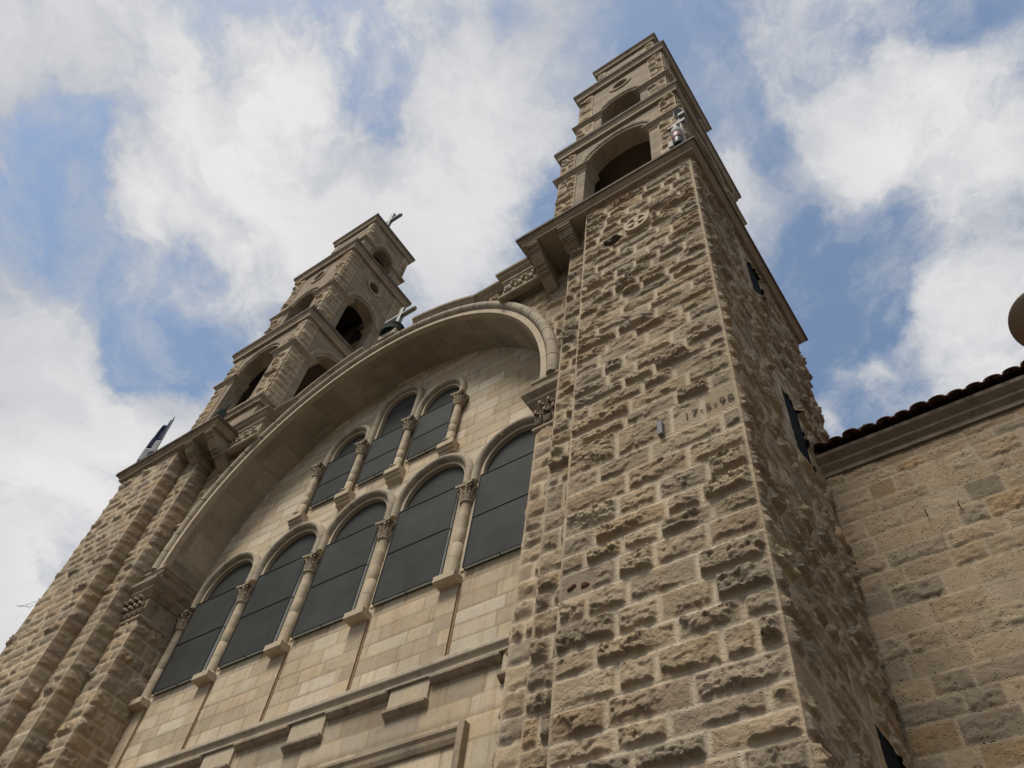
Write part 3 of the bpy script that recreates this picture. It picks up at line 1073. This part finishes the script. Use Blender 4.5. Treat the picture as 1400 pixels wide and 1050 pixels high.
# ---------------------------------------------------------------- imposts of the great arch
for s in (1, -1):
    T = lambda x, y, z: (s * x, y, z)
    path = [(S2 - .005, D2), (PX, D2), (PX, 1.88)]
    i1 = MB(T)
    i1.cornice([(-.05, 13.18), (.04, 13.18), (.06, 13.22), (.1, 13.26), (.16, 13.32), (.17, 13.38), (.22, 13.43), (.26, 13.48), (.27, 13.56), (-.05, 13.57)], path, side=-1 if True else 1)
    i1.cornice([(-.05, 13.57), (.06, 13.57), (.06, 13.78), (.08, 13.8), (.11, 13.84), (.12, 13.9), (.15, 13.93), (.15, 13.99), (-.05, 14.0)], path, side=-1)
    i1.cornice([(-.05, 12.56), (.03, 12.56), (.055, 12.59), (.055, 12.64), (.03, 12.67), (-.05, 12.67)], path, side=-1)
    i1.box(PX - .012, S2 - .01, D2 - .012, 1.87, 12.66, 13.2)
    ic = i1.build('arch_impost', M['cornice'], church)
    lf = MB(T)
    rq = random.Random(9)
    for k in range(4):
        x = PX + .06 + k * .18
        for row, (zz, oo) in enumerate(((12.74, .02), (12.94, .05))):
            xx = x + (.09 if row else 0)
            pts = [(xx, D2 - .02, zz), (xx, D2 - .05, zz + .1), (xx, D2 - .09 - oo, zz + .18), (xx, D2 - .13 - oo, zz + .2), (xx, D2 - .14 - oo, zz + .15)]
            lf.tube(pts, [.05, .065, .06, .045, .02], 7)
            for e_ in (-1, 1):
                lf.tube([(xx + e_ * .03, D2 - .03, zz), (xx + e_ * .06, D2 - .06, zz + .1), (xx + e_ * .085, D2 - .1, zz + .13)], [.025, .03, .012], 6)
    for k in range(3):
        cx, cz = PX + .15 + k * .22, 13.1
        lf.tube([(cx + .05 * math.cos(t_) * (1 - t_ / 12), D2 - .12 - .005 * t_, cz + .05 * math.sin(t_) * (1 - t_ / 12)) for t_ in [x_ * .6 for x_ in range(16)]], .018, 6)
    lf.build('carved_foliage', M['trim'], ic, smooth=True)

# ---------------------------------------------------------------- inner window wall
YW = 1.88
SL, SU = 2.055, 1.495
RL, RU = 0.775, 0.53
ZSL, ZSU = 13.72, 17.25
ZBL, ZBU = 11.1, 15.32
UP_STILT = {-1: 0.0, 0: 0.75, 1: 0.0}
low_c = [SL * k for k in (-2, -1, 0, 1, 2)]
up_c = [SU * k for k in (-1, 0, 1)]


def wall_keep(u, v):
    x = u - 5.45
    ok = ~((np.hypot(x, v - ZS) > 5.42) & (v > ZS))
    for c in low_c:
        ok &= ~((np.abs(x - c) < RL + .02) & (v > ZBL) & (v < ZSL)) & ~((np.hypot(x - c, v - ZSL) < RL + .04) & (v >= ZSL))
    for k, c in zip((-1, 0, 1), up_c):
        zs = ZSU + UP_STILT[k]
        ok &= ~((np.abs(x - c) < RU + .02) & (v > ZBU) & (v < zs)) & ~((np.hypot(x - c, v - zs) < RU + .04) & (v >= zs))
    return ok


masonry('window_wall', church, M['ashlar'], lambda u, v, h: (u - 5.45, YW - h, v), 10.9, courses(8.6, 19.5, random.Random(12), 0.29, 0.38), 0.028, amp=0.006, seed=160, keep=wall_keep, lens=(0.5, 1.2),
        margin=0.012, pal=PAL_SMOOTH, mort=(0.3, 0.225, 0.135), mort_w=0.012, joint=0.008, flat=0.6)


def build_window(cx, zb, zs, r, stilt, big):
    """arched opening: reveal, roll hood, dark mesh cage standing proud of the wall"""
    zs2 = zs + stilt
    rv = MB()
    # reveal and flat archivolt band
    rv.arch([(r, YW - .025), (r + .1, YW - .025), (r + .1, YW + .36), (r, YW + .36)], arc_path(cx, zs2, 32, leg=zs2 - zb))
    w = rv.build('window', M['trim_light'], church, smooth=True)
    hd = MB()
    ro, rt = (.935, .085) if big else (.67, .075)
    foot = 13.4 if big else 16.8
    yc = YW - .03
    prof = [(ro - rt * 1.0, YW + .05)] + [(ro - rt * math.cos(PI * k / 8), yc - .02 - rt * 1.15 * math.sin(PI * k / 8)) for k in range(9)] + [(ro + rt, YW + .05)]
    n = 40
    leg = zs2 - foot
    path = [(cx, foot + leg * k / 4, -1.0, 0.0) for k in range(4)] + [(cx, zs2, math.cos(PI - PI * i / n), math.sin(PI - PI * i / n)) for i in range(n + 1)] + [(cx, zs2 - leg * k / 4, 1.0, 0.0) for k in range(1, 5)]
    hd.arch(prof, path, gap=0.12, seg=6)
    hd.build('hood_moulding', M['roll'], w, smooth=True)
    yp = YW + .075
    pn = MB()
    pn.panel(arched_hole(cx, zb - .05, zs2, r + .05, 28), [], yp, yp + .03)
    pn.build('mesh_screen', M['pane'], w)
    # wire cage standing just proud of the wall
    hw = r - .02 if big else r - .005
    yf = YW - .1
    zt = 13.45 if big else 16.86
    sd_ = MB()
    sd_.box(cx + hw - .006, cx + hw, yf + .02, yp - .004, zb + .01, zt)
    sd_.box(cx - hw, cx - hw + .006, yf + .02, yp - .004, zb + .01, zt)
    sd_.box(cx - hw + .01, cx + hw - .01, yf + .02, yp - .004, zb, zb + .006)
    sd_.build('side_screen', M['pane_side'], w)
    cg = MB()
    cg.box(cx - hw + .006, cx + hw - .006, yf + .006, yf + .012, zb + .006, zt)
    cg.build('front_screen', M['pane'], w)
    fr = MB()
    t = .008
    zm = 12.3 if big else 16.0
    for x in (cx - hw, cx + hw):
        fr.box(x - t, x + t, yf - t, yf + t, zb, zt)
        fr.box(x - t, x + t, YW - .03, YW - .005, zb, zt)
    for z in (zb, zm, zt):
        fr.box(cx - hw - t * .9, cx + hw + t * .9, yf - t * .95, yf + t * .95, z - t, z + t)
        for x in (cx - hw, cx + hw):
            fr.box(x - t * .9, x + t * .9, yf + t, YW - .03, z - t * .95, z + t * .95)
    fr.box(cx - t, cx + t, yf + t, YW - .01, zb - t * .9, zb + t * .9)
    fr.box(cx - hw + t, cx + hw - t, YW - .03, YW - .004, zb - t, zb + t)
    fr.box(cx - r + .01, cx + r - .01, yp - .03, yp - .004, zt + .03, zt + .055)
    fr.build('cage_frame', M['black_metal'], w)
    return w


for c in low_c:
    build_window(c, ZBL, ZSL, RL, 0, True)
for k, c in zip((-1, 0, 1), up_c):
    build_window(c, ZBU, ZSU, RU, UP_STILT[k], False)


def build_column(cx, cy, z0, z1, r, capw, caph, console):
    """engaged colonnette; z0 = underside of its base, z1 = top of the abacus"""
    sh = MB()
    H = z1 - z0 - caph - .1
    prof = [(r * 1.0, .1)]
    nd = 5
    for k in range(nd):
        a, b = .1 + H * k / nd, .1 + H * (k + 1) / nd
        prof += [(r * (1.0 - .1 * k / nd), a + .006), (r * (1.0 - .1 * (k + .9) / nd), b - .006), (r * .93, b)]
    sh.lathe(prof, (cx, cy, z0), 18)
    col = sh.build('column', M['trim_light'], church, smooth=True)
    bs = MB()
    q = []
    for k in range(9):
        a = -PI / 2 + PI * k / 8
        q.append((r * 1.12 + .05 * math.cos(a), .035 + .033 * math.sin(a)))
    bs.lathe([(r * .9, .0)] + q + [(r * 1.12, .075), (r * 1.02, .1), (r * .9, .11)], (cx, cy, z0), 18)
    bs.build('column_base', M['trim_light'], col, smooth=True)
    cp = MB()
    zc = z1 - caph
    cp.lathe([(r * .9, -.03), (r * 1.22, -.02), (r * 1.28, .0), (r * 1.22, .02), (r * .95, .03), (r * 1.0, caph * .4), (capw * .33, caph * .75), (capw * .42, caph * .86)], (cx, cy, zc), 16)
    w = capw / 2
    ab = []
    for i in range(4):
        a = math.radians(45 + 90 * i)
        ab.append((cx + w * 1.38 * math.cos(a) * .99, cy + w * 1.38 * math.sin(a) * .99))
        a2 = a + math.radians(45)
        ab.append((cx + w * .86 * math.cos(a2), cy + w * .86 * math.sin(a2)))
    cp.prism(ab, zc + caph * .86, z1 - .002, 'z')
    rnd = random.Random(int(cx * 100))
    for row in range(2):
        for i in range(8):
            a = 2 * PI * (i + .5 * row) / 8
            c_, s_ = math.cos(a), math.sin(a)
            hh = caph * (.42 + .3 * row)
            r0 = r * 1.02
            pts = []
            for (rr, zz) in ((r0, .03), (r0 + .012, hh * .5), (r0 + .035 + .02 * row, hh * .9), (r0 + .065 + .025 * row, hh), (r0 + .075 + .025 * row, hh * .86)):
                pts.append((cx + c_ * rr, cy + s_ * rr, zc + zz))
            cp.tube(pts, [.03, .036, .034, .026, .01], 6)
    for i in range(4):
        a = math.radians(45 + 90 * i)
        for dz in range(2):
            ctr = (cx + w * 1.02 * math.cos(a), cy + w * 1.02 * math.sin(a), zc + caph * .74)
            cp.blob(ctr, (.035, .035, .045), i, 1, .05)
        cp.tube([(cx + r * 1.1 * math.cos(a), cy + r * 1.1 * math.sin(a), zc + caph * .45), (cx + w * .8 * math.cos(a), cy + w * .8 * math.sin(a), zc + caph * .66), (cx + w * 1.05 * math.cos(a), cy + w * 1.05 * math.sin(a), zc + caph * .78)], [.018, .024, .02], 6)
    cp.build('capital', M['trim'], col, smooth=True)
    cn = MB()
    if console == 'low':
        cn.prism([(YW + .05, z0 - .003), (YW - .24, z0 - .003), (YW - .24, z0 - .13), (YW - .2, z0 - .15), (YW + .05, z0 - .16)], cx - .23, cx + .23, 'x')
    else:
        cn.prism([(YW + .05, z0 - .003), (YW - .24, z0 - .003), (YW - .24, z0 - .15), (YW - .19, z0 - .155), (YW - .185, z0 - .22), (YW - .13, z0 - .225), (YW - .125, z0 - .3), (YW - .06, z0 - .31), (YW + .05, z0 - .35)], cx - .22, cx + .22, 'x')
    cn.build('console', M['trim_light'], col, bevel=.004)


for k in (-2.5, -1.5, -.5, .5, 1.5, 2.5):
    build_column(SL * k, 1.84, 10.97, 13.25, 0.11, 0.42, 0.42, 'low')
for k in (-1.5, -.5, .5, 1.5):
    build_column(SU * k, 1.76, 15.04, 16.79, 0.092, 0.36, 0.36, 'up')
# raised strips running down from the consoles to the string course
for k in (-2.5, -1.5, -.5, .5, 1.5, 2.5):
    cx = SL * k
    st = MB()
    st.box(cx - .2, cx + .2, YW - .035, YW + .02, 9.02, 10.82)
    st.build('wall_strip', M['strip'], church)
    ss = MB()
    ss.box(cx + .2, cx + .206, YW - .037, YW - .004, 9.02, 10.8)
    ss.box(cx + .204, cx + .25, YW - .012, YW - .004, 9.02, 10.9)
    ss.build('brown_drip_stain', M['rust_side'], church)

# ---------------------------------------------------------------- string course, corbel frieze, lower wall
YL = 1.52


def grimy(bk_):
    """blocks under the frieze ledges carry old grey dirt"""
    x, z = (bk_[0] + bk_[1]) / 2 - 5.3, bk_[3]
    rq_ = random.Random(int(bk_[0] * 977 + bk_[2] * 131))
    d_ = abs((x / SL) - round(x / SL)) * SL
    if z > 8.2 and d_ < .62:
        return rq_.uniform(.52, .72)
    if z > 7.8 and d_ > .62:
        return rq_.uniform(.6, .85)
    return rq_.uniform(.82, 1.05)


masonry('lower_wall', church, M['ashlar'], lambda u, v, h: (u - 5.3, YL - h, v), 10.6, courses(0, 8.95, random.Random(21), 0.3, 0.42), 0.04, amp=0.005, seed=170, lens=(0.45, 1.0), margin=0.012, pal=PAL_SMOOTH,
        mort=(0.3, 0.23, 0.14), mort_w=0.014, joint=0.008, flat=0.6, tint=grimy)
sc = MB()
sc.prism([(YW + .1, 9.05), (1.6, 9.03), (1.46, 8.98), (1.42, 8.93), (1.41, 8.86), (1.45, 8.82), (1.47, 8.78), (1.47, 8.74), (1.43, 8.72), (1.43, 8.69), (1.6, 8.69), (YW + .1, 8.69)], -5.3, 5.3, 'x')
sc.build('string_course', M['roll'], church, bevel=.01)
for i in range(-3, 4):
    cx = SL * i
    if abs(cx) < 5.0:
        a = MB()
        x0, x1 = max(cx - .62, -5.28), min(cx + .62, 5.28)
        a.prism([(YL + .02, 8.685), (1.4, 8.685), (1.4, 8.63), (1.46, 8.58), (YL + .02, 8.55)], x0, x1, 'x')
        a.build('frieze_ledge', M['cornice'], church, bevel=.006)
for k in (-2.5, -1.5, -.5, .5, 1.5, 2.5):
    cx = SL * k
    b = MB()
    x0, x1 = max(cx - .38, -5.28), min(cx + .38, 5.28)
    b.prism([(YL + .02, 8.684), (1.47, 8.684), (1.47, 8.34), (YL + .02, 8.34)], x0, x1, 'x')
    fb = b.build('frieze_block', M['trim_light'], church, bevel=.006)
    b2 = MB()
    b2.prism([(YL + .02, 8.337), (1.41, 8.337), (1.41, 8.285), (1.47, 8.235), (YL + .02, 8.2)], max(x0 - .02, -5.29), min(x1 + .02, 5.29), 'x')
    b2.build('frieze_ledge', M['cornice'], fb, bevel=.006)
df = MB()
FX, FZ = 4.2, 7.72
df.prism([(YL + .02, FZ), (YL - .11, FZ), (YL - .11, FZ - .045), (YL - .08, FZ - .09), (YL - .07, FZ - .15), (YL - .04, FZ - .22), (YL + .02, FZ - .23)], -FX, FX, 'x')
for s in (1, -1):
    df.T = lambda x, y, z: (s * x, y, z)
    df.box(FX + .003, FX + .115, YL - .12, YL + .02, 0, FZ + .03)
df.build('door_surround', M['trim'], church, bevel=.006)

# nave behind the front, closes the space between the towers
nv_ = MB()
nv_.box(-5.3, 5.3, 2.32, 22, 0, 18.6)
nv_.build('nave', M['belfry'], church)
gb = MB()
gb.arch([(0.02, 1.2), (5.6, 1.2), (5.6, 2.3), (0.02, 2.3)], arc_path(0, ZS, 60))
# only the upper rim is needed: a ring that backs the gable between arch and cornice
gb = MB()
gb.arch([(5.46, 1.0), (5.9, 1.0), (5.9, 2.3), (5.46, 2.3)], arc_path(0, ZS, 60))
gb.build('gable_backing', M['belfry'], church)

# ================================================================= crosses
def cross(loc, h, aw, t, base, lab):
    c = empty('cross', loc, lab, 'cross')
    b = MB()
    b.box(-t, t, -t, t, 0, h)
    b.build('upright', M['silver'], c, bevel=t * .3, seg=2)
    a = MB()
    a.box(-aw, aw, -t * .95, t * .95, h * .56, h * .56 + 2 * t)
    a.build('crossbar', M['silver'], c, bevel=t * .3, seg=2)
    if base:
        p = MB()
        p.lathe([(.34, -.5), (.34, -.3), (.3, -.28), (.26, -.2), (.28, -.16), (.28, -.1), (.2, -.05), (.12, .0), (.1, .04)], (0, 0, 0), 18)
        p.build('bronze_base', M['dark_bronze'], c, smooth=True)
        q = MB()
        q.box(-.3, .3, -.2, .2, -.75, -.5)
        q.build('plinth', M['roll'], c, bevel=.02)
    return c


cross((0.0, 0.82, 20.42), 0.98, 0.54, 0.068, True, 'dull metal cross on a dark bronze base at the crown of the arch')
cross((-7.02, 2.53, 37.55), 2.2, 0.75, 0.085, False, 'pale cross standing on the roof of the far bell tower')

# ================================================================= flag
fp = empty('flag', (-8.15, -0.05, 18.55), 'navy and white flag hanging limp from a leaning pole on the far tower', 'flag')
p = MB()
p.tube([(0, 0, 0), (-.12, -.12, 2.1)], .018, 8)
p.build('flag_pole', M['grey_metal'], fp)
for (mat, z0, z1, nm, off) in (('flag_navy', 1.1, 2.02, 'navy_band', 0), ('flag_white', .6, 1.1, 'white_field', 0), ('flag_navy', .08, .6, 'navy_band', 0)):
    c = MB()
    n, mrows = 14, 10
    ringsA = []
    for j in range(mrows + 1):
        z = z0 + (z1 - z0) * j / mrows
        row = []
        for i in range(n + 1):
            f = i / n
            wd = .62 * (1 - ((z - .9) / 1.5) ** 2 * .8)
            x = -.1 * z / 2.1 - f * wd * 1.05
            y = -.1 * z / 2.1 + .1 * math.sin(f * 11 + z * 1.3) * f ** .4
            row.append((x, y, max(.04 + .1 * f * abs(math.sin(f * 9)), z - f * .3)))
        ringsA.append(row)
    vs = [p_ for r_ in ringsA for p_ in r_]
    fs = [(j * (n + 1) + i, j * (n + 1) + i + 1, (j + 1) * (n + 1) + i + 1, (j + 1) * (n + 1) + i) for j in range(mrows) for i in range(n)]
    c.add(vs, fs)
    o = c.build(nm, M[mat], fp, smooth=True)
    sm = o.modifiers.new('sol', 'SOLIDIFY')
    sm.thickness = .006

# ================================================================= floodlight on the far balcony corner
fl = empty('floodlight', (-5.15, -.12, 18.58), 'weathered green floodlight perched on the far balcony corner', 'floodlight')
b = MB()
b.lathe([(.1, 0), (.1, .03), (.04, .05), (.035, .16), (.02, .17)], (0, 0, 0), 14)
b.build('stand', M['verdigris'], fl, smooth=True)
b = MB()
b.tube([(-.12, 0, .2), (.02, -.02, .22), (.14, -.03, .2)], [.1, .13, .12], 14)
b.build('lamp_body', M['verdigris'], fl, smooth=True)
b = MB()
b.tube([(-.12, 0, .2), (-.34, .02, .28), (-.46, .02, .27)], [.04, .045, .065], 10)
b.build('arm', M['dark_bronze'], fl, smooth=True)
b = MB()
b.tube([(.12, -.03, .24), (.26, -.05, .42), (.3, -.05, .5)], [.035, .03, .03], 10)
b.build('arm', M['verdigris'], fl, smooth=True)

# ================================================================= security camera and warning lamp on the near balcony corner
sc_ = empty('security_camera', (9.12, -.12, 18.58), 'white and grey dome security camera on a bracket post at the near tower corner', 'security camera')
b = MB()
b.tube([(0, 0, 0), (0, 0, 1.45)], .035, 10)
b.build('post', M['grey_metal'], sc_)
b = MB()
b.prism([(-.3, 1.42), (.1, 1.46), (.14, 1.56), (.1, 1.78), (0, 1.8), (-.05, 1.6), (-.3, 1.5)], -.05, .05, 'y')
b.build('bracket', M['grey_metal'], sc_, bevel=.01)
b = MB()
b.tube([(.02, .12, 2.06), (.02, -.02, 2.03), (.02, -.1, 2.0)], [.08, .135, .13], 18)
b.build('camera_housing', M['white_metal'], sc_, smooth=True)
b = MB()
b.tube([(.02, -.1, 2.0), (.02, -.13, 1.985)], [.09, .08], 18)
b.build('lens', M['glass_dark'], sc_, smooth=True)
b = MB()
b.box(.0, .16, -.12, .02, 1.7, 1.84)
b.build('junction_box', M['grey_metal'], sc_, bevel=.01)
wl = empty('warning_lamp', (9.02, -.2, 18.58), 'faded red and white barrel lamp below the security camera', 'lamp')
b = MB()
b.lathe([(.08, .0), (.1, .04), (.1, .25), (.07, .27)], (0, 0, .08), 16)
b.build('lamp_foot', M['black_metal'], wl, smooth=True)
b = MB()
b.lathe([(.1, 0), (.12, .04), (.12, .26), (.1, .3)], (0, 0, .36), 16)
b.build('red_shade', M['red'], wl, smooth=True)
b = MB()
b.lathe([(.12, 0), (.13, .02), (.12, .24), (.09, .27)], (0, 0, .665), 16)
b.build('white_band', M['white_metal'], wl, smooth=True)
b = MB()
b.lathe([(.08, 0), (.09, .02), (.07, .22), (.03, .25)], (0, 0, .94), 16)
b.build('red_cap', M['red'], wl, smooth=True)
b = MB()
b.box(-.2, -.09, -.08, .05, .0, .32)
b.build('battery_box', M['white_metal'], wl, bevel=.01)

# ================================================================= bits of wire on the far tower edge
wr = MB()
rq = random.Random(2)
for k in range(2):
    z = 13.75 + k * .3
    pts = []
    for i in range(9):
        pts.append((-9.15 - i * .22 + rq.uniform(-.05, .05), .1 + rq.uniform(-.1, .1), z + .1 * i * (1 - k * .5) + rq.uniform(-.08, .08)))
    wr.tube(pts, .006, 5)
tag(wr.build('loose_wire', M['white_metal']), 'thin pale loose wires sticking out from the far tower edge', 'wire')

# ================================================================= side building with tiled eave
YS = 3.62
sb = empty('side_building', (14, YS, 0), 'lower stone building with a tiled eave joining the near tower', 'building')
SBX0, SBX1 = W + .0, 24.0


def side_place(u, v, h):
    return (W + u - 14, -h, v)


def spec_side(bl):
    return []


masonry('wall', sb, M['side'], side_place, SBX1 - W, courses(0, 11.96, random.Random(31), 0.27, 0.38), 0.024, amp=0.0135, seed=200, lens=(0.36, 0.85), margin=0.02, pal=PAL_SIDE, mort=(0.34, 0.275, 0.19), mort_w=0.014, joint=0.004, flat=0.2, rough=1.6)
bk = MB(lambda x, y, z: (x - 14, y - YS, z))
bk.box(W + .03, SBX1 - .01, YS + .04, 14, 0, 12.0)
bk.build('rear_wall', M['belfry'], sb)
ev = MB(lambda x, y, z: (x - 14, y - YS, z))
ev.prism([(YS + .1, 11.94), (YS - .05, 11.94), (YS - .06, 12.02), (YS - .13, 12.1), (YS - .13, 12.15), (YS - .22, 12.24), (YS - .24, 12.3), (YS + .1, 12.32)], W + .01, SBX1, 'x')
ev.build('eave_moulding', M['eave'], sb, bevel=.006)
rt = MB(lambda x, y, z: (x - 14, y - YS, z))
rq = random.Random(5)
x = W + .12
slope = math.tan(math.radians(24))
while x < SBX1:
    w = .135
    jit = rq.uniform(-.02, .02)
    rr = .125 * rq.uniform(.92, 1.08)
    dz = rq.uniform(-.012, .012)
    # course of three overlapping cover tiles running up the slope
    for kx in range(5):
        y0 = YS - .34 + jit + kx * .42
        z0 = 12.36 + dz + kx * .42 * slope + .02
        outer, inner = [], []
        rings_ = []
        for (yy, zz, rs_) in ((y0, z0, rr), (y0 + .5, z0 + .5 * slope - .015, rr * .88)):
            rings_.append([(x + rs_ * math.cos(PI * i / 8), yy, zz + .62 * rs_ * math.sin(PI * i / 8)) for i in range(9)] + [(x + rs_ * .8 * math.cos(PI * (8 - i) / 8), yy, zz + rs_ * .5 * math.sin(PI * (8 - i) / 8) - .001) for i in range(9)])
        rt.rings(rings_)
        # pan tile between
        rings_ = []
        for (yy, zz, rs_) in ((y0 + .03, z0 + .03, rr), (y0 + .5, z0 + .5 * slope + .015, rr)):
            rings_.append([(x + w + rs_ * math.cos(PI + PI * i / 6), yy, zz + .04 + rs_ * .4 * math.sin(PI + PI * i / 6)) for i in range(7)] + [(x + w + rs_ * .8 * math.cos(PI + PI * (6 - i) / 6), yy, zz + .055 + rs_ * .35 * math.sin(PI + PI * (6 - i) / 6)) for i in range(7)])
        rt.rings(rings_)
    x += .27
rt.build('roof_tiles', M['tile'], sb, smooth=True)
rb = MB(lambda x, y, z: (x - 14, y - YS, z))
rb.prism([(YS - .2, 12.33), (YS + 6, 12.33 + 6.2 * slope - .12), (YS + 6, 12.33), (YS + .1, 12.325)], W + .02, SBX1, 'x')
rb.build('roof_deck', M['tile'], sb)
# small rusty hooks in the wall
for (hx, hz) in ((10.35, 10.55), (10.78, 10.5)):
    hk = MB(lambda x, y, z: (x - 14, y - YS, z))
    hk.tube([(hx, YS + .02, hz), (hx, YS - .1, hz + .01), (hx + .02, YS - .08, hz + .05)], .008, 6)
    hk.build('wall_hook', M['black_metal'], sb)

# ================================================================= dish beyond the tiled roof
dsh = empty('satellite_dish', (13.72, 6.3, 14.05), 'round tan dish above the tiled roof at the picture edge', 'satellite dish')
b = MB()
b.tube([(0, 0, 0), (0, 0, 2.75)], .05, 10)
b.build('mast', M['black_metal'], dsh)
b = MB()
R_ = .68
prof = [(.02, .0), (.2, .012), (.4, .05), (.58, .11), (R_, .16), (R_ + .012, .175), (R_, .185), (.58, .135), (.4, .075), (.2, .035), (.02, .025)]
b.T = lambda x, y, z: (x, -.08 + z * .42 + y * .9, 2.72 - y * .42 + z * .9)
b.lathe(prof, (0, 0, 0), 40)
b.build('dish', M['tan'], dsh, smooth=True)
b = MB()
b.tube([(0, -.02, 2.3), (0, .3, 2.9), (0, .2, 3.3)], .018, 8)
b.blob((0, .2, 3.32), (.05, .06, .05), 1, 2, .02)
b.build('feed_arm', M['black_metal'], dsh)
